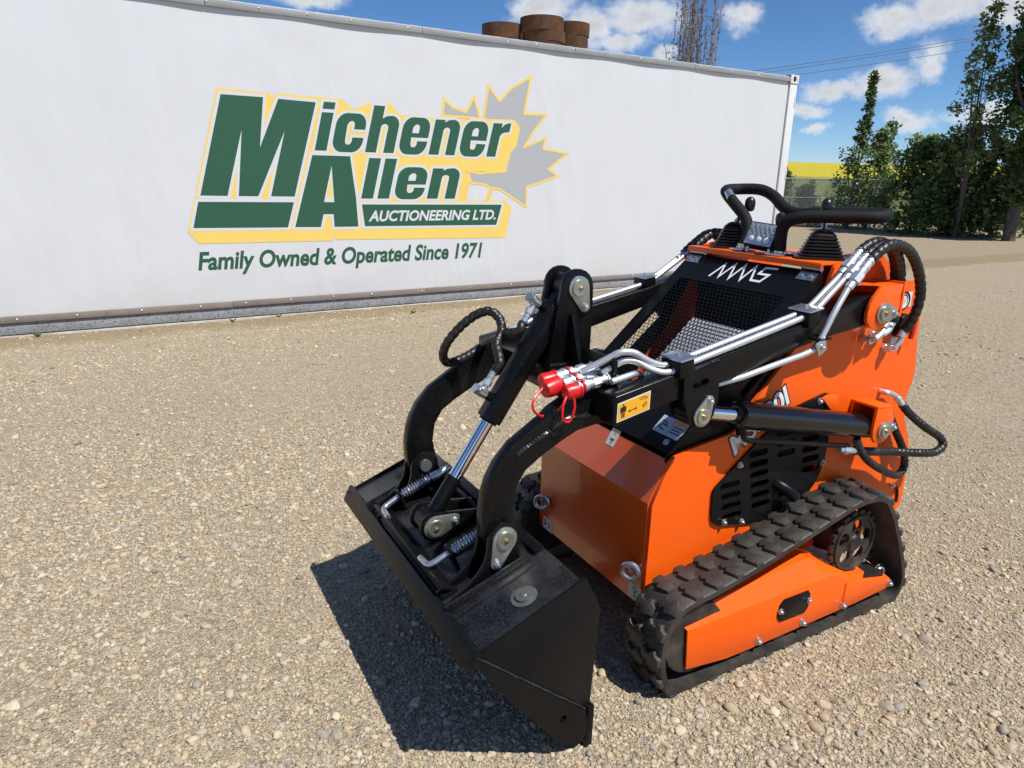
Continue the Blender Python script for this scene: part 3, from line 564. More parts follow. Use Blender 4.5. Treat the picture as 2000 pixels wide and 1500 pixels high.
# chain link fence
FZN=mat('galvanised_wire',(.42,.43,.43),.55,.4); fe=empty('chain_link_fence',(8.3,23.75,0),math.atan2(-.55,3.2)); tag(fe,'grey chain link fence with slim posts in front of the shrubs','fence')
W_=[];d=.085;Lf=7.2;Hf=1.48
def wire(p,q,r=.0052): W_.append(cyl(p,q,r,r,3,False))
s=-Hf
while s<Lf:
    a0=max(0,s);a1=min(Lf,s+Hf); wire((a0,0,.05+a0-s),(a1,0,.05+a1-s)); wire((a0,.005,.05+Hf-(a0-s)),(a1,.005,.05+Hf-(a1-s))); s+=d
mk('wire_mesh',W_,FZN,fe,0,False); mk('top_rail',cyl((0,0,1.545),(Lf,0,1.545),.014,None,8),FZN,fe); mk('tension_wire',cyl((0,0,.95),(Lf,0,.95),.005,None,5),FZN,fe)
for px in (.75,3.25,5.9): mk('post',[cyl((px,.03,-.1),(px+.03,.03,1.64),.024,None,10),lathe((px+.03,.03,1.64),(0,0,1),[(0,.028),(.02,.02),(.03,.004)],10)],FZN,fe)
WIRE=mat('power_cable',(.05,.05,.055),.6)
for i,(z0,z1,dy,lb) in enumerate(((12.62,16.35,0,'upper dark power cable crossing the sky above the trees'),(12.40,16.15,1.2,'power cable close beneath the uppermost one over the trees'),(11.9,15.4,2.4,'lowest dark power cable crossing the sky above the trees'))):
    P=[]
    for k in range(13):
        u=-.8+2.6*k/12; P.append((25+23*u,80+dy,z0+(z1-z0)*u-.9*(.25-(u-.5)**2)*.4))
    o=mk('power_line',stube(P,.028,3,5),WIRE); tag(o,lb,'power line','power lines over the trees')
# small weeds at the foot of the container
for i,(s,dd_,lb) in enumerate(((.28,.16,'tiny green weed at the foot of the container near the left edge'),(1.85,.2,'tiny weed tuft below the start of the tagline'),(2.3,.14,'low weed tuft at the container foot under the tagline'),(3.6,.5,'small weed in the gravel left of the loader hose loop'))):
    p=CA+CDIR*s-CN*dd_; Vs=[];Fs=[]
    for k in range(16):
        a=rng.random()*6.28; l=rng.uniform(.015,.045); o=len(Vs); c_,s_=math.cos(a),math.sin(a); w=.006
        Vs+=[(-s_*w,c_*w,0),(s_*w,-c_*w,0),(c_*l*.5+s_*w,s_*l*.5-c_*w,l*.7),(c_*l,s_*l,l*.8),(c_*l*.5-s_*w,s_*l*.5+c_*w,l*.7)]; Fs.append([o,o+1,o+2,o+3,o+4])
    o=mk('weed',(Vs,Fs),LF3,None,0,False); o.location=(p.x,p.y,float(hgt(p.x,p.y))); tag(o,lb,'weed','weeds along the container')
# ------------------------------------------------------------------ the compact track loader (x forward, y to its left, z up)
ro=empty('compact_track_loader',(.2533,2.0567,0),R(209.2)); tag(ro,'orange and black compact track loader with black bucket on the gravel','loader')
def P(name,geo,m,parent=ro,**k): return mk(name,geo,m,parent,**k)
def bolt(p,ax,r=.009,h=.008,parent=ro,m=ZINC):
    p=Vector(p); ax=Vector(ax).normalized()
    return P('bolt',[cyl(p,p+ax*.002,r*1.35,None,14),cyl(p+ax*.002,p+ax*h,r,None,6),cyl(p+ax*h,p+ax*(h+.005),r*.45,r*.4,8)],m,parent)
def pin_plate(c,ax,c2,r1,r2,parent,t=.007):
    """teardrop keeper plate in an x-z plane: c=(x,y,z) pin centre, c2=(x,z) bolt"""
    x,y,z=c; s=1 if ax>0 else -1
    P('pin_plate',prism(hull((x,z),r1,c2,r2),y,y+s*t),YZINC,parent,bevel=.0015)
    P('pin_head',lathe((x,y+s*t,z),(0,s,0),[(0,r1*.72),(.006,r1*.72),(.007,r1*.60),(.0055,r1*.45),(.006,r1*.2)],22),YZINC,parent)
    P('grease_nipple',lathe((x,y+s*(t+.006),z),(0,s,0),[(0,.006),(.004,.006),(.006,.003)],8),BRASS,parent)
    bolt((c2[0],y+s*t,c2[1]),(0,s,0),.0075,.008,parent)
# ---- chassis
SIDE=[(-.004,.215),(-.006,.533),(-.062,.655),(-.075,.668),(-.105,.678),(-.276,.701),(-.324,.716),(-.345,.75),(-.371,.793),(-.4,.821),(-.494,.912),(-.60,1.03),(-.625,1.12),(-.645,1.178),(-.72,1.200),(-.844,1.213),(-.862,1.210),(-.932,1.165),(-.997,1.117),(-1.09,1.115),(-1.108,1.108),(-1.115,1.095),(-1.129,.994),(-1.134,.923),(-1.157,.81),(-1.155,.756),(-1.13,.69),(-1.15,.62),(-1.19,.55),(-1.215,.49),(-1.225,.41),(-1.23,.31),(-1.225,.265),(-1.20,.245),(-1.0,.215)]
VENT=[(-.268,.41),(-.245,.425),(-.236,.45),(-.232,.53),(-.243,.545),(-.395,.660),(-.546,.752),(-.683,.779),(-.71,.772),(-.722,.755),(-.734,.714),(-.727,.536),(-.70,.47),(-.63,.395),(-.45,.38)]
def inset(poly,k):
    cx=sum(p[0] for p in poly)/len(poly);cz=sum(p[1] for p in poly)/len(poly); return [(cx+(p[0]-cx)*k,cz+(p[1]-cz)*k) for p in poly]
sides={}
for sg in (1,-1):
    y0,y1=(.288,.30) if sg>0 else (-.30,-.288)
    sides[sg]=P('side_plate',plate(SIDE,[inset(VENT,.93)[::-1]],y0,y1),ORANGE,bevel=0)
    sides[sg].data.set_sharp_from_angle(angle=R(30))
P('front_panel',prism([(.0,.2),(0,.533),(-.0635,.655),(-.0745,.650),(-.012,.53),(-.012,.2)],-.2875,.2875),ORANGE2,bevel=.0015,ang=14)
fp=[o for o in ro.children if o.name.startswith('front_panel')][0]
P('belly_plate',box(-1.0,-.013,-.287,.287,.205,.213),ORANGE); P('rear_wall',box(-1.09,-1.08,-.287,.287,.26,1.09),ORANGE)
P('tower_web',box(-.862,-.852,.225,.2875,.95,1.195),ORANGE); P('tower_web',box(-.862,-.852,-.2875,-.225,.95,1.195),ORANGE)
for sg in (1,-1): P('tower_inner_plate',prism([(-.66,1.0),(-.66,1.16),(-.75,1.20),(-.855,1.205),(-.855,.95)],min(sg*.215,sg*.225),max(sg*.215,sg*.225)),ORANGE,bevel=.001)
for yy in (.245,-.262):
    e=P('eye_bolt',[sweep([Vector((.032,yy+.024*math.cos(a),.311+.024*math.sin(a))) for a in np.linspace(0,2*math.pi,28,endpoint=False)],.0075,10,True),cyl((0,yy,.311),(.012,yy,.311),.016,.014,16),cyl((.01,yy,.311),(.03,yy,.311),.008,None,10)],ZINC,fp)
    e.data.transform(Matrix.Translation((0,yy,.311))@Matrix.Rotation(R(38 if yy>0 else 42),4,'Z')@Matrix.Translation((0,-yy,-.311)))
def decal(name,poly,m,parent,fn): return mk(name,sheet(poly,fn),m,parent,0,False)
XF=lambda k:(lambda y,z:(.0008+.0006*k,y,z))
for (y,z) in ((.262,.232),(-.235,.222)):
    l=decal('warning_label',[(y-.03,z-.024),(y+.03,z-.024),(y+.03,z+.024),(y-.03,z+.024)],LABEL,fp,XF(0))
    if y>0:
        mk('pictogram',quads(stroke([(y+.0+.008*math.cos(a),z+.008+.008*math.sin(a)) for a in np.linspace(0,6.28,12)],.003)+stroke([(y,z),(y-.002,z-.006),(y+.004,z-.014),(y-.006,z-.016)],.003),XF(1)),INK,fp,0,False)
    else:
        mk('pictogram',quads(stroke([(y-.018,z+.012),(y-.01,z),(y-.02,z-.01)],.006)+stroke([(y+.008,z+.012),(y+.018,z+.002),(y+.006,z-.012)],.004),XF(1)),INK,fp,0,False)
# small flag label on the sloping top of the front panel
ca_,sa_=math.cos(R(62.6)),math.sin(R(62.6))
def CH(k): return lambda y,t_:(-.0635+t_*ca_*1.0+ (.0010+.0007*k)*sa_, y, .655-t_*sa_+(.0010+.0007*k)*ca_)
decal('flag_label',[(.020,-.012),(.062,-.012),(.058,.043),(.016,.043)],LABEL,fp,CH(0)); decal('label_triangle',[(.034,-.008),(.052,-.008),(.043,.008)],LORANGE,fp,CH(1))
mk('pictogram',quads([[(.03,.02),(.05,.02),(.05,.024),(.03,.024)],[(.039,.024),(.043,.024),(.042,.037),(.038,.037)]],CH(1)),INK,fp,0,False)
# vent panel on both sides
def slot(cx,cz,l,w,a,n=5):
    p=[]; 
    for s in (1,-1):
        for i in range(n+1):
            t_=R(-90+180*i/n)+(0 if s>0 else math.pi); x=s*(l/2-w/2)+w/2*math.cos(t_); z=w/2*math.sin(t_); p.append((cx+x*math.cos(a)-z*math.sin(a),cz+x*math.sin(a)+z*math.cos(a)))
    return p
for sg in (1,-1):
    holes=[]
    for ci,(cx,n0,zt) in enumerate(((-.298,4,.540),(-.405,6,.625),(-.515,7,.675),(-.622,6,.705))):
        for k in range(n0):
            z=zt-k*.036
            if ci==2 and 3<=k<=5: continue
            if z<.425: continue
            holes.append(slot(cx-.008*k,z,.082,.021,R(0)))
    y0,y1=(.3025,.309) if sg>0 else (-.309,-.3025)
    vp=P('vent_panel',plate(VENT,holes,y0,y1),SATIN)
    for (x,z) in ((-.329,.600),(-.29,.418),(-.367,.402),(-.716,.535),(-.655,.757)): bolt((x,sg*.309,z),(0,sg,0),.0075,.008,vp)
    if sg>0:
        P('exhaust_stub',[stube([(-.50,.27,.50),(-.51,.31,.50),(-.53,.335,.485),(-.55,.352,.462)],.019,.01,14)],SATIN,vp); P('exhaust_opening',cyl((-.5505,.3525,.4615),(-.552,.354,.4595),.0165,None,16),DARK,vp)
# model lettering along the hood line
v,f_=text2d('MS500I',.03,.12,1.0); lx,ly=-.312,.628; dirv=Vector((-.838,.545)); nv=Vector((.545,.838))
def MSm(V,yy): return [(lx+dirv.x*a+nv.x*b_,yy,ly+dirv.y*a+nv.y*b_) for a,b_ in V]
VV=fit(v,v,0,.262,.0,.070); mk('model_lettering',(MSm(VV,.3022),f_),WHITE,sides[1],0,False)
v2,f2=text2d('MS500I',.085,.12,1.0); mk('model_lettering_edge',(MSm(fit(v2,v,0,.262,.0,.070),.3012),f2),INK,sides[1],0,False)
# gauges, cap, handle and slot at the rear of the side plate
P('round_gauge',[lathe((-1.0,.3005,1.055),(0,1,0),[(0,.031),(.014,.031),(.016,.027),(.012,.026)],26)],SATIN,sides[1]); P('gauge_face',[cyl((-1.0,.3126,1.055),(-1.0,.3132,1.055),.0255,None,26)],WHITE,sides[1])
P('gauge_needle',quads([[(-1.001,1.045),(-.999,1.045),(-1.01,1.074),(-1.012,1.074)]]+stroke([(-1.0+.019*math.cos(a),1.055+.019*math.sin(a)) for a in np.linspace(-.6,3.7,14)],.003),lambda x,z:(x,.3138,z)),INK,sides[1],smooth=False)
P('filler_cap',lathe((-1.01,.3005,.972),(0,1,0),[(0,.04),(.022,.04),(.027,.034),(.028,.01)],24),SATIN,sides[1])
P('red_handle',[cyl((-1.055,.3005,.965),(-1.055,.322,.965),.008,None,10),stube([(-1.053,.325,1.005),(-1.055,.327,.985),(-1.055,.327,.945),(-1.053,.325,.925)],.0085,.006,10)],RED,sides[1])
decal('white_label',[(-1.035,.885),(-.985,.885),(-.985,.93),(-1.035,.93)],LABEL,sides[1],lambda x,z:(x,.3008,z)); decal('white_label',[(-1.06,1.03),(-1.035,1.03),(-1.035,1.08),(-1.06,1.08)],LABEL,sides[1],lambda x,z:(x,.3008,z))
P('slot_link',[sweep(crom([(-1.155,.302,.36),(-1.178,.304,.345),(-1.19,.304,.315),(-1.192,.304,.285)],.008),.005,6)],DARK,sides[1]); bolt((-1.15,.3005,.36),(0,1,0),.008,.008,sides[1])
P('inspection_flap',prism([(-.66,.765),(-.69,.775),(-.73,.77),(-.745,.73),(-.73,.70)],.303,.318),ORANGE,sides[1],bevel=.001)
# interior seen through the mesh
P('engine_block',box(-.78,-.16,-.19,.15,.30,.62),DARK,bevel=.01); P('radiator',box(-.66,-.64,-.26,.26,.45,1.12),DARK)
P('heat_shield',[prism([(-.205,.700),(-.495,.963),(-.499,.957),(-.209,.694)],-.12,.236)],FOIL,bevel=.001)
P('inner_wall',[box(-.60,-.06,-.2665,-.258,.30,.70)],ORANGE); P('vent_shade_sheet',[box(-.80,-.16,.2415,.250,.25,.82)],DARK)  # dark sheet added behind the vent slots, interior shade put into its colour
P('inner_gusset',[prism([(-.06,.62),(-.40,.80),(-.44,.74),(-.06,.5)],-.20,-.19)],ORANGE)
for k in range(9): P('engine_hose',[stube([(-.5+.02*k,-.15+.04*k,.62),(-.48,-.12+.035*k,.76+.01*(k%3)),(-.6,-.14+.036*k,.86),(-.63,-.15+.04*k,.9)],.008+.003*(k%2),.02,8)],HOSE)
# ---- hood
HA=R(42); ch,sh=math.cos(HA),math.sin(HA)
def HP(h=0): return lambda s,y:(-.613+s*ch+h*sh,y,1.163-s*sh+h*ch)
def hoodplate(outer,holes,h0,h1):
    v,f=plate(outer,holes,h0,h1); return [HP(q[1])(q[0],q[2]) for q in v],f
hood=P('hood',hoodplate([(0,-.284),(0,.284),(.735,.284),(.735,-.284)],[[(.118,-.232),(.56,-.232),(.56,.232),(.118,.232)]],-.004,.0),SATIN,bevel=0)
for sg in (1,-1):
    sl=[(-.33+.010,.812+.011),(-.33-.010,.812-.011),(-.455-.010,.925-.011),(-.455+.010,.925+.011)]
    pl=[(-.058,.668),(-.613,1.160),(-.63,1.10),(-.52,.90),(-.43,.80),(-.38,.72),(-.33,.66),(-.20,.63),(-.06,.62)]
    P('hood_side',plate(pl,[sl if sg>0 else [(-.24,.775),(-.265,.752),(-.485,.935),(-.46,.958)]],min(sg*.2845,sg*.277),max(sg*.2845,sg*.277)),SATIN,hood)
mesh_v=[];mesh_f=[];pt=.0165; hx=pt/2/math.cos(R(30)); k=0; th=R(30)
s=.118
row=0
while s<.562:
    y=-.234+(pt/2 if row%2 else 0)
    while y<.236:
        o=len(mesh_v)
        for rr_ in (hx*1.0,hx*.80):
            for i in range(6): a=R(60*i); mesh_v.append(HP(-.0025)(s+rr_*math.cos(a),y+rr_*math.sin(a)))
        for i in range(6): mesh_f.append([o+i,o+(i+1)%6,o+6+(i+1)%6,o+6+i])
        y+=pt
    s+=hx*1.5; row+=1
ms=mk('mesh_screen',(mesh_v,mesh_f),SATIN,hood,0,False); ms['kind']='stuff'
MMS=[(.079,-.11),(.02,-.084),(.074,-.069),(.013,-.043),(.074,-.025),(.011,-.002),(.072,.022),(.009,.041),(.066,.062),(.066,.098),(.036,.112),(.036,.072),(.010,.080),(.008,.126)]
def lz(k): return [( (s-.0425)*1.05+.052,y*1.03) for s,y in MMS]
mk('brand_lettering',quads(stroke(lz(0),.0085),HP(.0012)),WHITE,hood,0,False)
for sg in (1,-1):
    h=P('hinge',[[HP(.004)(*p) for p in ((.012,sg*.245-.032),(.012,sg*.245+.032),(.042,sg*.245+.032),(.042,sg*.245-.032))],[[0,1,2,3]]] and (([HP(.003)(s,y) for s in (.010,.042) for y in (sg*.245-.03,sg*.245+.03)]+[HP(.0005)(s,y) for s in (.010,.042) for y in (sg*.245-.03,sg*.245+.03)]),[[0,1,3,2],[4,5,7,6],[0,1,5,4],[2,3,7,6],[0,2,6,4],[1,3,7,5]]),ZINC,hood)
    P('hinge_pin',[cyl(HP(.006)(-.006,sg*.245-.035),HP(.006)(-.006,sg*.245+.035),.0085,None,14)],ZINC,hood)
    for dy in (-.016,.016): P('hinge_bolt',[lathe(HP(.003)(.027,sg*.245+dy),(sh,0,ch),[(0,.010),(.004,.0085),(.006,.004)],12)],ZINC,hood)
decal('warning_label',[(.628,.165),(.628,.278),(.688,.278),(.688,.165)],LBLUE,hood,HP(.001)); decal('label_stripe',[(.630,.222),(.630,.276),(.643,.276),(.643,.222)],LORANGE,hood,HP(.0016))
mk('label_text',quads([[(.650+.010*i,.226),(.650+.010*i,.270-.008*(i%2)),(.6535+.010*i,.270-.008*(i%2)),(.6535+.010*i,.226)] for i in range(3)]+stroke([(.645,.175),(.648,.195),(.660,.205),(.655,.185),(.67,.18),(.675,.205)],.004)+[[(.629,.2185),(.629,.2195),(.687,.2195),(.687,.2185)]],HP(.0016)),INK,hood,0,False)
bolt(HP(0)(.705,.245),(sh,0,ch),.008,.006,hood); bolt(HP(0)(.705,-.245),(sh,0,ch),.008,.006,hood)
# ---- dashboard and controls
dash=P('dashboard',[prism([(-.598,1.172),(-.600,1.19),(-.852,1.192),(-.852,1.184),(-.61,1.182),(-.607,1.172)],-.286,.286)],ORANGE,bevel=.0015)
def boot(x,y,z,parent):
    prof=[(0,.082),(.006,.082),(.007,.068)]; rr0=.066; h=.007
    for k in range(6):
        prof+=[(h,rr0*.90),(h+.003,rr0),(h+.006,rr0),(h+.009,rr0*.86)]; h+=.0098; rr0-=.0045
    prof+=[(h,rr0*.96),(h+.004,rr0*1.0),(h+.016,.026),(h+.020,.018),(h+.022,.009)]
    v_,f__=lathe((x,y,z),(0,0,1),prof,32,sq=5); Mx=Matrix.Translation((x,y,z))@Matrix.Rotation(R(45),4,'Z')@Matrix.Translation((-x,-y,-z))
    return P('rubber_boot',([tuple(Mx@Vector(q)) for q in v_],f__),BOOT,parent,ang=50)
for nm,(x,y),tp in (('control_lever',(-.72,.185),(-.745,.165,1.335)),('control_lever',(-.72,-.185),(-.745,-.150,1.33))):
    lv=boot(x,y,1.1925,ro); lv.name=nm
    P('shaft',[cyl((x,y,1.28),(tp[0],tp[1],tp[2]),.0075,None,10)],ZINC,lv); P('knob',lathe((tp[0],tp[1],tp[2]-.012),(0,0,1),[(0,.010),(.006,.0165),(.022,.0185),(.036,.0175),(.045,.013),(.05,.005)],18),BOOT,lv)
l3=P('aux_lever',lathe((-.70,.035,1.255),(.1,-.0,1),[(0,.009),(.01,.013),(.03,.016),(.05,.0175),(.062,.015),(.069,.006)],18),BOOT); P('shaft',[cyl((-.69,.035,1.19),(-.70,.035,1.26),.006,None,8)],ZINC,l3)
hb=P('handlebar',[sweep(crom([(-.65,.085,1.205),(-.643,.088,1.25),(-.640,.096,1.285),(-.648,.118,1.307),(-.675,.16,1.317),(-.735,.235,1.320),(-.79,.30,1.322),(-.835,.308,1.325),(-.86,.275,1.330),(-.82,.16,1.327),(-.80,.06,1.322)],.012),.0198,14),
 sweep(crom([(-.665,-.085,1.205),(-.69,-.095,1.255),(-.70,-.125,1.300),(-.703,-.185,1.345),(-.712,-.232,1.375),(-.74,-.262,1.388),(-.80,-.262,1.392),(-.84,-.20,1.392),(-.845,-.14,1.372),(-.815,-.06,1.335),(-.80,.0,1.318),(-.80,.06,1.320)],.012),.0198,14)],GRIP)
P('bare_tube',[sweep([Vector(p) for p in ((-.695,-.192,1.362),(-.700,-.206,1.371),(-.705,-.220,1.381))],.0155,12)],ZINC,hb)
P('cable_tie',[stube([(-.70,-.17,1.345),(-.69,-.15,1.33),(-.69,-.145,1.30),(-.70,-.15,1.275)],.004,.01,6)],BOOT,hb)
for (x,y) in ((-.65,.085),(-.665,-.085)): P('foot_flange',[prism([(x-.035,1.1925),(x+.035,1.1925),(x+.035,1.198),(x-.035,1.198)],y-.03,y+.03)],ZINC,hb,bevel=.001); P('foot_socket',[cyl((x,y,1.198),(x+.001,y,1.215),.02,.0195,14)],ZINC,hb); bolt((x,y+.024,1.198),(0,0,1),.006,.006,hb); bolt((x,y-.024,1.198),(0,0,1),.006,.006,hb)
# work light, tilted back
wl_=P('work_light',box(-.045,.0,-.06,.06,-.043,.043),SATIN,bevel=.008,seg=3); ln=P('lens',[box(.0005,.004,-.053,.053,-.037,.037)],LENS,wl_,bevel=.0015)
for i in range(5): P('cooling_fin',[box(-.062,-.045,-.05+.022*i,-.044+.022*i,-.036,.036)],SATIN,wl_)
P('led_row',[lathe((.0042,-.03+.03*i,-.018),(1,0,0),[(0,.011),(.002,.008),(.003,.003)],12) for i in range(3)],LABEL,wl_)
P('lens_facets',[lathe((.0042,-.045+.018*i+.009*(j%2),.0+.0125*j),(1,0,0),[(0,.008),(.0025,.004),(.003,.001)],6) for i in range(6) for j in range(3)],LENS,wl_,smooth=False)
wl_.location=(-.635,.015,1.252); wl_.rotation_euler=(R(-4),R(-24),R(6))
P('light_bracket',[tube([(-.625,-.03,1.193),(-.63,-.03,1.215),(-.63,.06,1.215),(-.625,.06,1.193)],.005,.008,8)],ZINC,wl_).matrix_parent_inverse=Matrix.LocRotScale(wl_.location,wl_.rotation_euler,None).inverted()
# ---- lift arms
ARM=[(-.80,1.088),(-.775,1.102),(-.694,1.096),(-.449,1.037),(-.114,.971),(0,.947),(.212,.908),(.212,.828),(.058,.862),(-.124,.895),(-.217,.914),(-.42,.963),(-.547,.986),(-.721,1.006),(-.79,1.004),(-.81,1.03)]
PIV=(-.765,1.047); arms={}
for sg in (1,-1):
    yy=lambda a,b_:(min(sg*a,sg*b_),max(sg*a,sg*b_))
    am=arms[sg]=P('lift_arm',prism(ARM,*yy(.318,.378)),BLACK,bevel=.006,seg=3)
    ear=[(-.86,1.165)]+[(PIV[0]+.056*math.cos(R(a)),PIV[1]+.056*math.sin(R(a))) for a in range(70,300,18)]+[(-.80,1.0),(-.845,1.02),(-.885,1.07),(-.90,1.13)]
    ear=[(-.745,1.128),(-.715,1.10),(-.700,1.078),(-.692,1.05),(-.697,1.025),(-.715,1.005),(-.745,.996),(-.775,1.0),(-.815,1.02),(-.838,1.037),(-.845,1.06),(-.84,1.10),(-.845,1.13)]
    eo=P('pivot_ear',prism(ear,*yy(.386,.398)),ORANGE,bevel=.0015); P('ear_gusset',[prism([(-.745,1.128),(-.845,1.13),(-.845,1.122),(-.75,1.120)],*yy(.3005,.386))],ORANGE,eo,bevel=.001)
    P('ear_web',[prism([(-.848,1.03),(-.848,1.135),(-.858,1.135),(-.858,1.03)],*yy(.3005,.398))],ORANGE,eo)
    P('ear_brace',[prism([(-.62,1.142),(-.745,1.133),(-.745,1.127),(-.62,1.136)],*yy(.3005,.372))],ORANGE,eo)
    pin_plate((PIV[0],sg*.398,PIV[1]),sg,(PIV[0]-.048,PIV[1]-.004),.033,.016,eo)
    bk=P('arm_bracket',plate([(.004,.942),(-.116,.966),(-.124,.86),(-.112,.815),(-.09,.79),(-.062,.785),(-.038,.80),(-.022,.84),(.0,.88)],[slot(-.055,.912,.055,.02,R(-11))[::-1]],*yy(.3795,.391)),BLACK); P('arm_bracket_inner',prism([(-.02,.86),(-.12,.88),(-.124,.86),(-.112,.815),(-.09,.79),(-.062,.785),(-.038,.80)],*yy(.306,.317)),BLACK,bk)
    P('weld_bead',[stube([(.0-.116*i/8,sg*.386,.944+.024*i/8+rng.uniform(-.001,.001)) for i in range(9)],lambda s,a:.004*(1+.3*math.sin(s*900)),.003,6)],BLACKDUST,bk)
    pin_plate((-.068,sg*.391,.822),sg,(-.088,.862),.030,.015,bk)
    # tube clamps
    for (x,z) in ((-.003,.958),(-.468,1.050)):
        c_=P('tube_clamp',[prism([(x-.024,z-.018),(x+.024,z-.026),(x+.027,z+.018),(x-.021,z+.026)],*yy(.322,.393))],SATIN,am,bevel=.003); P('clamp_plate',[prism([(x-.026,z+.0275),(x+.028,z+.0195),(x+.0285,z+.0245),(x-.0255,z+.0325)],*yy(.318,.397))],ZINC,am,bevel=.001); bolt((x+.001,sg*.3575,z+.027),(.17,0,1),.007,.006,am)
# hydraulic tubes, near side
T1_=[(-.64,.345,1.182),(-.500,.345,1.078),(-.468,.345,1.062),(-.238,.345,1.015),(-.021,.345,.970),(.035,.345,.958),(.075,.335,.972),(.118,.322,1.000),(.150,.308,1.000),(.17,.295,.985),(.235,.262,.945)]
T2_=[(-.62,.37,1.171),(-.497,.37,1.073),(-.468,.37,1.058),(-.25,.37,1.011),(-.026,.37,.964),(.010,.37,.952),(.045,.36,.944),(.075,.34,.954),(.110,.32,.976),(.138,.308,.976),(.185,.285,.942)]
T3_=[(-.606,.395,1.16),(-.532,.402,1.066),(-.496,.402,1.002),(-.473,.402,.966),(-.435,.398,.953),(-.347,.392,.936),(-.22,.375,.905),(-.12,.34,.88)]
for T_ in (T1_,T2_,T3_): P('hydraulic_tube',[sweep(fillet(T_,.03,6),.0088,18)],TUBEM,arms[1])
P('tube_bracket',[box(-.520,-.462,.379,.418,.992,.997)],SATIN,arms[1],bevel=.001); P('tube_bracket_plate',prism([(-.505,.965),(-.475,.945),(-.455,.985),(-.49,1.003)],.412,.417),ZINC,arms[1],bevel=.001); bolt((-.482,.417,.972),(0,1,0),.007,.006,arms[1])
P('hydraulic_tube',[tube([(.185,.325,.930),(.125,.325,.940),(.09,.315,.940),(.068,.305,.918),(.066,.303,.892)],.0088,.025,12)],TUBEM,arms[1])
for yo,zo in ((-.345,.0),(-.37,-.006)):
    P('hydraulic_tube',[sweep(fillet([(-.66,yo,1.158+zo),(-.50,yo,1.064+zo),(-.468,yo,1.052+zo),(-.2,yo,.998+zo),(.0,yo,.962+zo),(.13,yo+.03,.925+zo),(.20,yo+.06,.912+zo)],.03,6),.0088,18)],TUBEM,arms[-1])
# swivel fittings between tubes and hoses
def fitting(p,q,parent=ro,r=.0125,name='hose_fitting'):
    p=Vector(p);q=Vector(q); d=q-p
    return P(name,[cyl(p,p+d*.25,r*.95,None,12),cyl(p+d*.2,p+d*.45,r*1.4,None,6),cyl(p+d*.45,p+d*1.0,r*1.05,r*1.02,14),cyl(p+d*.62,p+d*.66,r*1.16,None,14),cyl(p+d*.82,p+d*.86,r*1.16,None,14)],TUBEM,parent)
HS=[([(-.686,.345,1.226),(-.728,.345,1.247),(-.785,.34,1.252),(-.85,.335,1.228),(-.900,.328,1.165),(-.917,.322,1.085),(-.912,.325,1.02),(-.905,.33,.995)],(-.615,.345,1.166)),
    ([(-.678,.372,1.217),(-.72,.372,1.240),(-.775,.37,1.248),(-.835,.362,1.222),(-.890,.352,1.155),(-.912,.345,1.075),(-.915,.342,1.02),(-.92,.338,.995)],(-.600,.371,1.153)),
    ([(-.667,.397,1.208),(-.71,.397,1.238),(-.77,.392,1.250),(-.86,.386,1.228),(-.935,.380,1.165),(-.985,.371,1.085),(-.988,.361,1.01),(-.978,.345,.962)],(-.585,.397,1.132))]
for H_,p0 in HS:
    hh=P('hydraulic_hose',[wrapped(H_,.0150)],HOSE,ang=60); fitting(p0,Vector(H_[0])+(Vector(H_[0])-Vector(p0))*.12,hh)
for (a,b_,c_) in (((-.834,.3005,.942),(-.838,.338,.946),(-.905,.33,.997)),((-.872,.3005,.955),(-.874,.338,.958),(-.92,.338,.997)),((-.95,.3005,.903),(-.951,.338,.907),(-.975,.345,.964))):
    e_=P('elbow_fitting',[cyl(a,Vector(a)+Vector((0,.012,0)),.015,None,6),cyl(Vector(a)+Vector((0,.012,0)),b_,.010,None,12),cyl(Vector(a)+Vector((0,.022,0)),Vector(a)+Vector((0,.032,0)),.0145,None,6)],TUBEM,sides[1]); P('elbow_tube',[tube([b_,Vector(b_)*.45+Vector(c_)*.55+Vector((0,.004,-.012)),c_],.009,.02,10)],TUBEM,sides[1]); P('crimp',[cyl(Vector(b_)*.35+Vector(c_)*.65,c_,.013,None,14)],TUBEM,sides[1])
hh=P('hydraulic_hose',[wrapped([(-.66,-.345,1.158),(-.707,-.345,1.19),(-.767,-.345,1.225),(-.815,-.34,1.222),(-.845,-.33,1.17),(-.86,-.32,1.10)],.0165)],HOSE,ang=60); hh=P('hydraulic_hose',[wrapped([(-.66,-.37,1.152),(-.707,-.372,1.184),(-.767,-.372,1.219),(-.815,-.37,1.216),(-.85,-.36,1.17),(-.87,-.33,1.10)],.0165)],HOSE,ang=60)
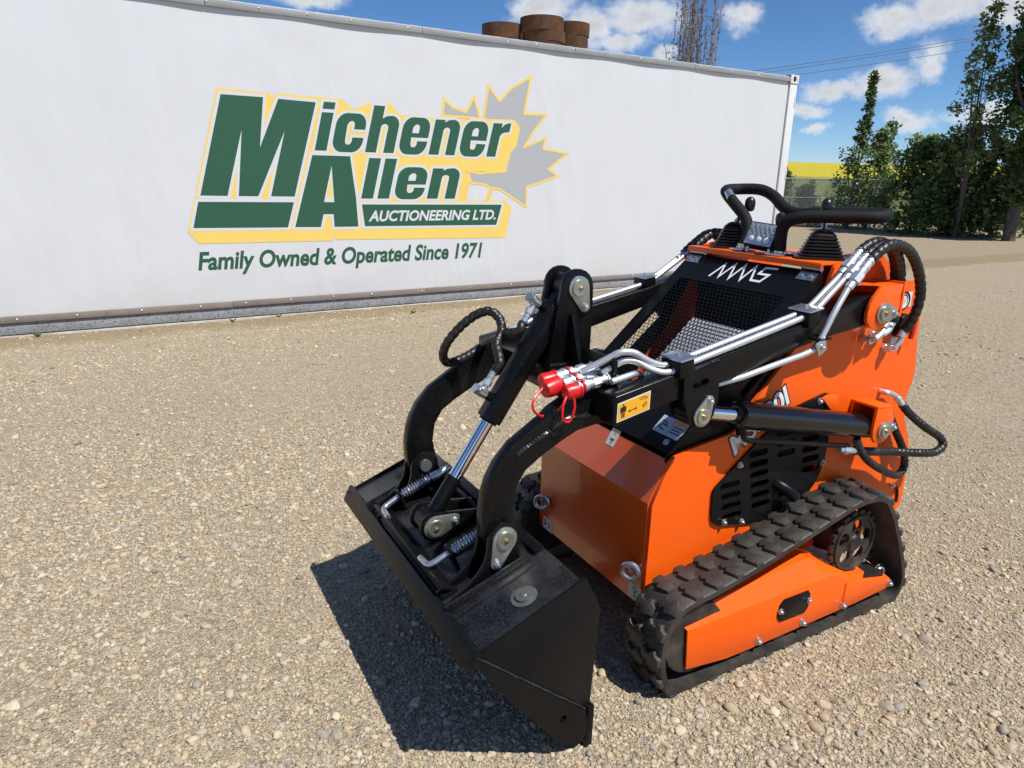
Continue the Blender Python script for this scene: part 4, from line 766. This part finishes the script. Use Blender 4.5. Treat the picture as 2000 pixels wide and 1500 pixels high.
# ---- lift cylinders
for sg in (1,-1):
    A_=Vector((-.068,sg*.348,.822)); B_=Vector((-.875,sg*.348,.650)); d=(B_-A_); at_=lambda k:A_+d*k
    cy=P('lift_cylinder',[lathe(at_(.222),d,[(0,.030),(.002,.0405),(d.length*.745,.0405),(d.length*.75,.036)],30),cyl(at_(.21),at_(.224),.026,None,24)],BLACKG)
    P('rod',[cyl(at_(.035),at_(.215),.0205,None,24)],CHROME,cy); P('rod_eye',[cyl(A_-Vector((0,.028,0)),A_+Vector((0,.028,0)),.034,None,24)],BLACK,cy); P('base_eye',[cyl(B_-Vector((0,.028,0)),B_+Vector((0,.028,0)),.036,None,24)],BLACK,cy)
    P('oil_pipe',[tube([at_(.26)+Vector((0,sg*.0,-.040)),at_(.255)+Vector((0,sg*.012,-.066)),at_(.28)+Vector((0,sg*.012,-.072)),at_(.86)+Vector((0,sg*.012,-.070))],.0085,.02,10)],BLACK,cy); P('pipe_block',[cyl(at_(.255)+Vector((0,0,-.03)),at_(.255)+Vector((0,0,-.058)),.014,None,12)],BLACK,cy)
    e2=[(-.83,.735),(-.90,.728),(-.925,.69),(-.922,.645),(-.905,.618),(-.875,.606),(-.845,.612),(-.828,.632),(-.822,.66),(-.826,.70)]
    yy=lambda a,b_:(min(sg*a,sg*b_),max(sg*a,sg*b_))
    ce=P('cylinder_ear',[prism(e2,*yy(.386,.397))],ORANGE,bevel=.0015); P('ear_flange',[prism([(-.828,.738),(-.902,.731),(-.902,.723),(-.828,.730)],*yy(.3005,.397))],ORANGE,ce,bevel=.001); P('ear_back',[prism([(-.918,.63),(-.926,.63),(-.93,.725),(-.90,.731)],*yy(.3005,.386))],ORANGE,ce)
    P('side_ear',[prism([(p[0],p[1]) for p in inset(e2,.98)],*yy(.3005,.311))],ORANGE,ce)
    pin_plate((-.875,sg*.397,.652),sg,(-.917,.658),.030,.015,ce)
h1=P('hydraulic_hose',[wrapped([(-.80,.36,.580),(-.886,.362,.563),(-1.0,.37,.545),(-1.10,.392,.530),(-1.195,.402,.520),(-1.243,.398,.538),(-1.225,.39,.568),(-1.15,.376,.612),(-1.08,.355,.665),(-1.052,.34,.698)],.0135,.018)],HOSE,ang=60); fitting((-.72,.36,.598),(-.81,.36,.578),h1,.010); fitting((-1.028,.325,.730),(-1.055,.341,.694),h1,.010); P('elbow_tube',[tube([(-.975,.3005,.746),(-.978,.325,.746),(-1.01,.322,.738),(-1.032,.328,.726)],.009,.015,10)],TUBEM,h1)
h2=P('hydraulic_hose',[wrapped([(-.80,.36,.622),(-.815,.37,.585),(-.87,.37,.535),(-.962,.37,.482),(-1.06,.362,.442),(-1.112,.352,.462),(-1.105,.343,.52),(-1.05,.332,.605),(-1.015,.322,.668)],.0125,.018)],HOSE,ang=60)
# ---- cross member, tower, goosenecks
cm=P('cross_member',[box(.075,.207,-.317,.317,.832,.902)],BLACK,bevel=.005); 
tw=P('cylinder_tower',[prism([(.06,.9025),(.205,.9025),(.172,1.08)]+[(.112+.052*math.cos(R(a)),1.124+.052*math.sin(R(a))) for a in range(-8,190,18)]+[(.058,1.08)],yy_,yy_+.018) for yy_ in (.034,-.052)],BLACK,bevel=.002)
for yy_,s_ in ((.0525,1),(-.0525,-1)): P('tower_gusset',[([(.125,yy_,.9025),(.137,yy_,.9025),(.125,yy_,1.05),(.137,yy_,1.05),(.125,yy_+s_*.06,.9025),(.137,yy_+s_*.06,.9025),(.125,yy_+s_*.012,1.05),(.137,yy_+s_*.012,1.05)],[[0,2,6,4],[1,3,7,5],[4,6,7,5],[2,3,7,6],[0,1,5,4],[0,1,3,2]])],BLACK,tw,bevel=.001)
P('weld_bead',[stube([(.07+.013*i,.056,.905+rng.uniform(0,.002)) for i in range(11)],lambda s,a:.0065*(1+.35*math.sin(s*700)),.003,6)],BLACKDUST,tw)
pin_plate((.112,.0525,1.124),1,(.090,1.070),.034,.017,tw)
PINX,PINZ=.470,.546
GN=[(.2085,.905),(.262,.898),(.33,.862),(.354,.842),(.441,.788),(.483,.742),(.503,.705),(.516,.665),(.523,.616),(.522,.57)]+[(PINX+.045*math.cos(R(a)),PINZ+.045*math.sin(R(a))) for a in range(-20,-200,-25)]+[(.428,.575),(.436,.616),(.428,.672),(.402,.713),(.358,.742),(.296,.775),(.25,.795),(.19,.803),(.12,.806),(.09,.8295),(.2085,.8295)]
for sg in (1,-1):
    y0,y1=sorted((sg*.244,sg*.281)); gk=P('gooseneck',[prism(GN,y0,y1)],BLACK,bevel=.003)
    P('weld_bead',[stube([(.215+.018*i,sg*.2805,.835-.0005*i**1.3*.9-.008*(i>4)*(i-4)+.0+rng.uniform(-.0015,.0015)) for i in range(13)],lambda s,a:.006*(1+.16*math.sin(s*700)+.1*math.sin(a*3+s*90)),.004,8)],BLACKDUST,gk)
# tilt cylinder
A_=Vector((.112,0,1.124)); B_=Vector((.552,0,.478)); d=B_-A_; at_=lambda k:A_+d*k
ax,u_,w_=basis(d); u_=Vector((0,1,0)); w_=ax.cross(u_)
def rsq(c,hw,ch_): return [c+u_*a+w_*b_ for a,b_ in ((-hw+ch_,-hw),(hw-ch_,-hw),(hw,-hw+ch_),(hw,hw-ch_),(hw-ch_,hw),(-hw+ch_,hw),(-hw,hw-ch_),(-hw,-hw+ch_))]
def sqtube(k0,k1,hw,ch_): 
    v=rsq(at_(k0),hw,ch_)+rsq(at_(k1),hw,ch_); return v,[[i,(i+1)%8,(i+1)%8+8,i+8] for i in range(8)]+[list(range(8)),list(range(8,16))]
tc_=P('tilt_cylinder',[sqtube(.085,.575,.0325,.014)],BLACK,bevel=.003); P('base_eye',[cyl(A_-Vector((0,.032,0)),A_+Vector((0,.032,0)),.038,None,24),sqtube(.02,.10,.024,.008)],BLACK,tc_)
P('gland',[cyl(at_(.572),at_(.583),.027,None,24)],SATIN,tc_); P('rod',[cyl(at_(.575),at_(.83),.0195,None,28)],CHROME,tc_); P('rod_end',[cyl(at_(.815),at_(.975),.0225,None,24),cyl(B_-Vector((0,.0265,0)),B_+Vector((0,.0265,0)),.037,None,26)],BLACK,tc_)
def port(k,l):
    p=at_(k)-w_*.0 ; o_=-w_ if w_.x<0 else w_
    q=p+o_*.032; return p,o_,q
for k in (.12,.50):
    p,o_,q=port(k,0); up_=-ax
    P('port_boss',[cyl(q,q+o_*.022,.0135,None,14)],BLACK,tc_); P('banjo_bolt',[cyl(q+o_*.022,q+o_*.050,.0145,None,16),cyl(q+o_*.048,q+o_*.062,.0155,None,6)],ZINC,tc_)
    s_=1 if k<.3 else -1; fitting(q+o_*.034+ax*s_*.012,q+o_*.034+ax*s_*.072,tc_,.0095)
pA,oA,qA=port(.50,0); pB,oB,qB=port(.12,0); sA=qA+oA*.034-ax*.068; sB=qB+oB*.034+ax*.068
P('hydraulic_hose',[wrapped([sA,sA-ax*.03,(.318,-.046,.960),(.290,-.069,.992),(.285,-.092,1.022),(.305,-.115,1.042),(.338,-.138,1.030),(.376,-.162,.994),(.408,-.185,.946),(.414,-.208,.900),(.386,-.231,.868),(.321,-.254,.873),(.26,-.277,.890),(.205,-.30,.906)],.0130,.022)],HOSE,ang=60)
P('hydraulic_hose',[wrapped([sB,sB+ax*.03,(.285,-.06,.985),(.262,-.13,.955),(.27,-.20,.925),(.25,-.26,.912),(.205,-.285,.918)],.0128,.022)],HOSE,ang=60)
# quick couplers
cpl=P('coupler_plate',[prism([(.158,.9025),(.158,.975),(.166,.985),(.170,.985),(.170,.9025)],.165,.312)],BLACK,bevel=.001)
for (y,z,xe,cap) in ((.225,.945,.335,True),(.258,.938,.318,False),(.292,.930,.305,True)):
    qc=P('quick_coupler',[cyl((.150,y,z),(.178,y,z-.002),.0155,None,6),cyl((.178,y,z-.002),(.200,y,z-.005),.011,None,14),cyl((.200,y,z-.005),(.222,y,z-.008),.0155,None,6),cyl((.222,y,z-.008),(.236,y,z-.010),.012,None,14),cyl((.236,y,z-.010),(xe-.03,y,z-.020),.0165,None,20),cyl((.262,y,z-.013),(.267,y,z-.0135),.0178,None,20)],TUBEM)
    P('tether_ring',[lathe((.250,y,z-.0115),(1,0,-.1),[(0,.0175),(.006,.0175),(.006,.0195),(0,.0195)],18,closed=True)],RED,qc)
    if cap: P('dust_cap',[lathe((xe-.045,y,z-.019),(1,0,-.1),[(0,.020),(.034,.0205),(.042,.018),(.045,.008)],22),lathe((xe-.045,y,z-.019),(1,0,-.1),[(0,.0225),(.005,.0225)],22)],RED,qc)
cp=P('dust_cap',[lathe((.292,.245,.915),(1,.15,-.15),[(0,.024),(.03,.0245),(.046,.021),(.05,.008)],22)],RED,cpl)
for pts in ([(.33,.245,.918),(.372,.262,.895),(.380,.272,.868),(.350,.268,.845),(.315,.278,.858),(.300,.295,.885)],[(.30,.30,.905),(.318,.31,.88),(.318,.312,.845),(.298,.312,.838),(.285,.312,.87),(.285,.306,.90)]): P('tether',[stube(pts,.0035,.006,7)],RED,cpl)
# yellow warning label on the arm end
YA=lambda k:(lambda x,z:(x,.3788+.0006*k,z)); ex,ez=Vector((-.978,.205)),Vector((.205,.978))
def YL(k,x0=.203,z0=.840): 
    f0=YA(k); return lambda a,b_:f0(x0+ex.x*a-.0*b_,z0+ex.y*a+b_)
wlb=mk('warning_label',sheet([(0,0),(.104,0),(.104,.050),(0,.050)],YL(0)),LABEL,arms[1],0,False); mk('warning_label_face',sheet([(.003,.003),(.101,.003),(.101,.047),(.003,.047)],YL(1)),YELLOW,arms[1],0,False)
mk('pictogram',quads([[(.012,.024),(.024,.024),(.024,.037),(.012,.037)],[(.013,.008),(.017,.008),(.017,.025),(.013,.025)],[(.019,.008),(.023,.008),(.023,.025),(.019,.025)],[(.009,.022),(.0115,.022),(.0115,.036),(.009,.036)],[(.0245,.022),(.027,.022),(.027,.036),(.0245,.036)],[(.0155,.0385),(.0205,.0385),(.0205,.0435),(.0155,.0435)],[(.034,.019),(.040,.023),(.040,.015)],[(.062,.019),(.056,.023),(.056,.015)],[(.040,.018),(.056,.018),(.056,.020),(.040,.020)]]+stroke([(.066,.040),(.076,.043),(.092,.038),(.094,.036),(.070,.037)],.0012)+stroke([(.082,.022),(.09,.026),(.092,.018),(.084,.014),(.08,.019),(.088,.02)],.0015),YL(2)),INK,arms[1],0,False)
# ---- bucket
bk=P('bucket',[prism([(.650,.381),(.354,.495),(.307,.405),(.325,.121),(.312,.02),(.319,.02),(.332,.121),(.315,.403),(.358,.486),(.648,.372)],-.478,.478)],BLACKDUST,bevel=.001)
SP_=[(.655,.383),(.354,.503),(.345,.500),(.300,.407),(.3155,.121),(.3165,.06),(.330,.022),(.352,.018),(.408,.050),(.556,.240)]
LOW=[(.655,.383),(.640,.383),(.330,.118),(.322,.055),(.335,.028),(.352,.018),(.408,.050),(.556,.240)]
for sg in (1,-1):
    y0,y1=sorted((sg*.4785,sg*.4865)); sp_=P('side_wall',[prism(SP_,y0,y1)],SATIN,bk,bevel=.001)
    y0,y1=sorted((sg*.487,sg*.493)); 
    P('side_cutter',[plate(LOW,[[(.40+.011*math.cos(a),.122+.011*math.sin(a)) for a in np.linspace(6.28,0,14,endpoint=False)]],y0,y1)],SATIN,bk)
    P('weld_bead',[stube([(.640-.310*i/24,sg*.4885,.386-.265*i/24+rng.uniform(-.001,.001)) for i in range(25)],lambda s,a:.0035*(1+.3*math.sin(s*700)),.004,6)],BLACKDUST,bk)
P('cutting_edge',[prism([(.3045,.125),(.3235,.127),(.3285,-.002),(.3225,-.022),(.3055,-.022)],-.4935,.4935)],SATIN,bk,bevel=.002); P('lip_bar',[prism([(.630,.400),(.641,.402),(.665,.352),(.654,.349)],-.494,.494)],SATIN,bk,bevel=.002)
# attachment hardware on the back of the bucket (local plane: s from lip backwards, h above plate)
bd=Vector((.354-.650,0,.495-.381)).normalized(); bnv=Vector((.359,0,.933)).normalized(); BO=Vector((.650,0,.381))
def BK(s,y,h=0): p=BO+bd*s+bnv*h; return (p.x,y,p.z)
def bbox(s0,s1,y0,y1,h0,h1):
    return [BK(s,y,h) for s in (s0,s1) for y in (y0,y1) for h in (h0,h1)],[[0,1,3,2],[4,6,7,5],[0,4,5,1],[2,3,7,6],[0,2,6,4],[1,5,7,3]]
P('hook_bar',[bbox(.03,.075,-.262,.262,.001,.008),([BK(s,y,h) for y in (-.258,.258) for s,h in ((.062,.008),(.070,.008),(.040,.040),(.032,.036))],[[0,1,2,3],[4,5,6,7],[0,1,5,4],[1,2,6,5],[2,3,7,6],[3,0,4,7]])],SATIN,bk,bevel=.001)
P('back_bar',[bbox(.285,.315,-.31,.31,.0005,.012)],BLACK,bk,bevel=.002)
for sg in (1,-1):
    P('rib_angle',[bbox(.02,.265,*sorted((sg*.312,sg*.345)),.0005,.006),bbox(.02,.265,*sorted((sg*.312,sg*.318)),.006,.026)],BLACKDUST,bk,bevel=.001)
    P('weld_bead',[stube([BK(.05+.018*i,sg*.3095,.010+rng.uniform(-.001,.001)) for i in range(11)],lambda s,a:.0055*(1+.4*math.sin(s*600)),.004,6)],BLACKDUST,bk)
    for k,yy_ in enumerate((sg*.285,sg*.2275)):
        EAR=[(PINX+.044*math.cos(R(a)),PINZ+.044*math.sin(R(a))) for a in range(-150,-340,-19)][::1]
        EAR=[(PINX+.044*math.cos(R(a)),PINZ+.044*math.sin(R(a))) for a in range(190,-10,-20)]+[(.517,.515),(.524,.488),(.540,.462),(.572,.434),(.630,.400),(.626,.391),(.40,.478),(.395,.485)]
        y0,y1=sorted((yy_,yy_+sg*.012)); P('hitch_ear',[prism(EAR,y0,y1)],BLACK,bk,bevel=.0015)
    P('hitch_pin',[cyl((PINX,sg*.218,PINZ),(PINX,sg*.302,PINZ),.019,None,20)],ZINC,bk)
pin_plate((PINX,.297,PINZ),1,(PINX+.022,PINZ-.062),.034,.017,bk); pin_plate((PINX,-.297,PINZ),-1,(PINX+.022,PINZ-.062),.034,.017,bk)
for yy_ in (.032,-.044):
    CE=[(B_.x+.043*math.cos(R(a)),B_.z+.043*math.sin(R(a))) for a in range(75,-100,-20)]+[(.525,.43),(.395,.481),(.40,.50)]
    P('cylinder_lug',[prism(CE,yy_,yy_+.012)],BLACK,bk,bevel=.0015)
pin_plate((B_.x,.0445,B_.z),1,(B_.x-.058,B_.z+.012),.034,.018,bk)
P('latch_plate',[bbox(.125,.215,.075,.125,.0005,.014)],BLACKDUST,bk,bevel=.002); P('latch_plate',[bbox(.125,.215,-.15,-.10,.0005,.014)],BLACKDUST,bk,bevel=.002)
P('tie_bar',[bbox(.255,.268,-.225,.225,.0005,.03)],BLACK,bk,bevel=.001)
for (y,ye) in ((.165,.105),(-.215,-.150)):
    hz=.045; lp=P('latch_pin',[tube([BK(.045,ye,.038),BK(.048,y-.004*(1 if y>0 else -1),.040),BK(.11,y,hz),BK(.25,y,hz)],.0085,.02,12)],ZINC,bk)
    P('latch_spring',[sweep([Vector(BK(.125+.095*i/160,y+.0125*math.cos(i*.42),hz+.0125*math.sin(i*.42))) for i in range(161)],.0028,6)],ZINC,bk); P('latch_guide',[bbox(.108,.118,y-.02,y+.02,.0,.062)],BLACK,bk,bevel=.002)
    P('latch_tip',[cyl(BK(.225,y,hz),BK(.262,y,hz),.0145,None,16),cyl(BK(.262,y,hz),BK(.295,y,hz),.0145,.008,16)],ZINC,bk)
for sg in (1,-1):
    P('worn_patch',[lathe(BK(.188,sg*.410,.0005),bnv,[(0,.034),(.0012,.030)],24)],mat('worn_grey%d'%sg,(.10,.105,.10),.6,0,.3,200,.4,40),bk); P('flush_bolt',[lathe(BK(.188,sg*.412,.0015),bnv,[(0,.023),(.006,.021),(.0065,.010),(.009,.007)],20)],mat('dull_bolt%d'%sg,(.12,.125,.12),.5,.4,.3,200),bk)
# ---- tracks
TP=[(0,.0),(.034,.035),(.055,.09),(.061,.15),(.050,.215),(.012,.270),(-.03,.293),(-.147,.312),(-.326,.350),(-.538,.405),(-.70,.446),(-.78,.453),(-.845,.445),(-.890,.418),(-.93,.365),(-.958,.320),(-1.02,.20),(-1.056,.11),(-1.064,.06),(-1.045,.018),(-1.0,.0),(-.8,0),(-.5,0),(-.2,0)]
cp=[Vector((x,0,z)) for x,z in TP]; n_=len(cp); dense=[]
for i in range(n_):
    a,b_,c_,d_=cp[i-1],cp[i],cp[(i+1)%n_],cp[(i+2)%n_]
    for j in range(24):
        t_=j/24; dense.append(.5*((2*b_)+(c_-a)*t_+(2*a-5*b_+4*c_-d_)*t_*t_+(3*b_-a-3*c_+d_)*t_**3))
cum=[0]
for i in range(1,len(dense)+1): cum.append(cum[-1]+(dense[i%len(dense)]-dense[i-1]).length)
PER=cum[-1]
def onp(s):
    s%=PER; lo=int(np.searchsorted(cum,s,side='right'))-1; lo=min(lo,len(dense)-1); k=(s-cum[lo])/max(1e-9,cum[lo+1]-cum[lo]); p=dense[lo].lerp(dense[(lo+1)%len(dense)],k); q=(dense[(lo+1)%len(dense)]-dense[lo]).normalized()
    return p,q
def belt(y0,y1,th=.020,nn=140):
    v=[];f=[]; rows=[(y0,-th),(y0,-.004),(y0+.006,.0),(y1-.006,.0),(y1,-.004),(y1,-th)]
    for i in range(nn):
        p,q=onp(PER*i/nn); no=Vector((q.z,0,-q.x)); 
        if no.dot(p-Vector((-.5,0,.2)))<0: no=-no
        for (y,h_) in rows: v.append((p.x+no.x*h_,y,p.z+no.z*h_))
    m_=len(rows)
    for i in range(nn):
        for j in range(m_): a=i*m_+j; b2=i*m_+(j+1)%m_; c2=((i+1)%nn)*m_+(j+1)%m_; d2=((i+1)%nn)*m_+j; f.append([a,b2,c2,d2])
    return v,f
# one rubber lug: x along travel, y across, z outward
lug_top=[(-.013,-.036),(.011,-.037),(.015,-.022),(.026,-.016),(.021,-.002),(.010,.003),(.012,.018),(.022,.029),(.014,.036),(-.010,.037),(-.020,.024),(-.010,.012),(-.024,.003),(-.019,-.014)]
lv_=[(x*1.18,y*1.0,-.003) for x,y in lug_top]+[(x,y*.96,.0105) for x,y in lug_top]; nl=len(lug_top)
lug=None
def tracks(sg):
    global lug
    y0,y1=sorted((sg*.318,sg*.46)); ym=sg*.389
    tk=P('rubber_track',[belt(y0,y1)],RUBBER,ang=40)
    tk.location=(0,0,.006)
    NP=35
    for i in range(NP):
        for j,(dy,off) in enumerate(((.0355,0),(-.0355,.5))):
            p,q=onp(PER*(i+off)/NP); no=Vector((q.z,0,-q.x)); 
            if no.dot(p-Vector((-.5,0,.2)))<0: no=-no
            X=q; Y=no.cross(X); Mq=Matrix((X,Y,no)).transposed().to_quaternion()
            loc=(p.x,ym+dy,p.z)
            if lug is None: lug=mk('tread_lug',(lv_,[list(range(nl)),list(range(nl,2*nl))]+[[k,(k+1)%nl,(k+1)%nl+nl,k+nl] for k in range(nl)]),RUBBER,tk,.0012); lug.location=loc; lug.rotation_mode='QUATERNION'; lug.rotation_quaternion=Mq
            else: inst('tread_lug',lug,tk,loc,Mq)
    for i in range(NP*2):                                         # fine ridges on the belt shoulder
        pass
    yo=sg*.45
    F0=[(-.051,.070),(-.041,.203),(-.664,.206),(-.786,.144),(-.983,.103),(-1.0,.085),(-.996,.066),(-.808,.056),(-.36,.049),(-.209,.049)]
    F1=[(-.045,.075),(-.025,.232),(-.47,.288),(-.57,.283),(-.664,.236),(-.786,.150),(-.98,.110),(-.98,.07),(-.21,.052)]
    y0,y1=sorted((yo,yo-sg*.006)); fr=P('track_frame',[prism(F0,y0,y1)],ORANGE,bevel=.0012)
    V=[];Fq=[]
    top0=[(-.041,.203),(-.47,.206),(-.57,.206),(-.664,.206),(-.786,.144),(-.983,.103)]; top1=[(-.026,.228),(-.47,.268),(-.57,.272),(-.64,.238),(-.79,.158),(-.983,.112)]
    V=[(x,yo-sg*.001,z) for x,z in top0]+[(x,yo-sg*.036,z) for x,z in top1]+[(x,yo-sg*.10,z+.004) for x,z in top1]
    for r_ in (0,6): Fq+=[[r_+k,r_+k+1,r_+k+7,r_+k+6] for k in range(5)]
    P('frame_top',[(V,Fq)],ORANGE,fr); P('frame_core',[box(-.96,-.06,*sorted((yo-sg*.012,yo-sg*.10)),.075,.135)],DARK,fr); P('frame_inner',[prism(F1,*sorted((yo-sg*.104,yo-sg*.110)))],ORANGE,fr)
    for x,z in ((-.343,.067),(-.542,.068),(-.739,.071),(-.985,.083)): bolt((x,yo,z),(0,sg,0),.0095,.010,fr)
    P('inspection_cover',[prism([(-.428,.108),(-.415,.125),(-.418,.170),(-.435,.186),(-.545,.186),(-.557,.17),(-.555,.122),(-.54,.106)],*sorted((yo+sg*.0005,yo+sg*.004)))],SATIN,fr,bevel=.001)
    for x in (-.423,-.553): bolt((x,yo+sg*.004,.148),(0,sg,0),.0075,.007,fr)
    P('weld_bead',[stube([(-.738,yo+sg*.001,.062+.012*i) for i in range(9)],lambda s,a:.0028*(1+.3*math.sin(s*900)),.004,6)],ORANGE,fr)
    hol=[[(-.815+.058*math.cos(R(a))+.026*math.cos(t_),.262+.058*math.sin(R(a))+.026*math.sin(t_)) for t_ in np.linspace(6.28,0,14,endpoint=False)] for a in (20,92,164,236,308)]
    outer=[]
    for k in range(18):
        for da,rr_ in ((-5,.118),(5,.118),(9,.102),(11,.102)): outer.append((-.815+rr_*math.cos(R(20*k+da)),.262+rr_*math.sin(R(20*k+da))))
    sk=P('drive_sprocket',[plate(outer,hol,*sorted((sg*.392,sg*.404)))],STEEL,bevel=0); P('sprocket_rim',[lathe((-.815,sg*.38,.262),(0,1,0),[(0,.10),(.03,.10),(.03,.092),(0,.092)],36,closed=True)],STEEL,sk)
    P('hub_motor',[cyl((-.815,sg*.30,.262),(-.815,sg*.37,.262),.075,.06,24)],STEEL,sk); P('hub_nut',[cyl((-.815,sg*.404,.262),(-.815,sg*.412,.262),.030,.026,18)],STEEL,sk); P('hub_fitting',[cyl((-.83,sg*.404,.305),(-.83,sg*.416,.305),.008,None,6)],BRASS,sk)
    for x in (-.30,-.45,-.60,-.75): P('bottom_roller',[lathe((x,sg*.335,.060),(0,sg,0),[(0,.036),(.035,.042),(.036,.03),(.075,.03),(.076,.042),(.105,.036)],22)],STEEL)
    P('front_idler',[lathe((-.085,sg*.335,.158),(0,sg,0),[(0,.11),(.03,.118),(.031,.09),(.075,.09),(.076,.118),(.105,.11)],34)],STEEL)
    P('tail_roller',[lathe((-.965,sg*.345,.115),(0,sg,0),[(0,.04),(.028,.040),(.030,.030),(.070,.030),(.072,.022),(.078,.02)],24)],CHROME if sg>0 else STEEL)
    P('roller_cap',[lathe((-.965,sg*.4235,.115),(0,sg,0),[(0,.024),(.004,.022),(.005,.010)],18)],ZINC)
tracks(1); tracks(-1)
P('axle_beam',[box(-.88,-.75,-.318,.318,.215,.30)],DARK); P('axle_beam',[box(-.5,-.2,-.318,.318,.12,.20)],DARK)
sc.cycles.max_bounces=7; sc.cycles.diffuse_bounces=3; sc.cycles.glossy_bounces=4; sc.cycles.caustics_reflective=False; sc.cycles.caustics_refractive=False
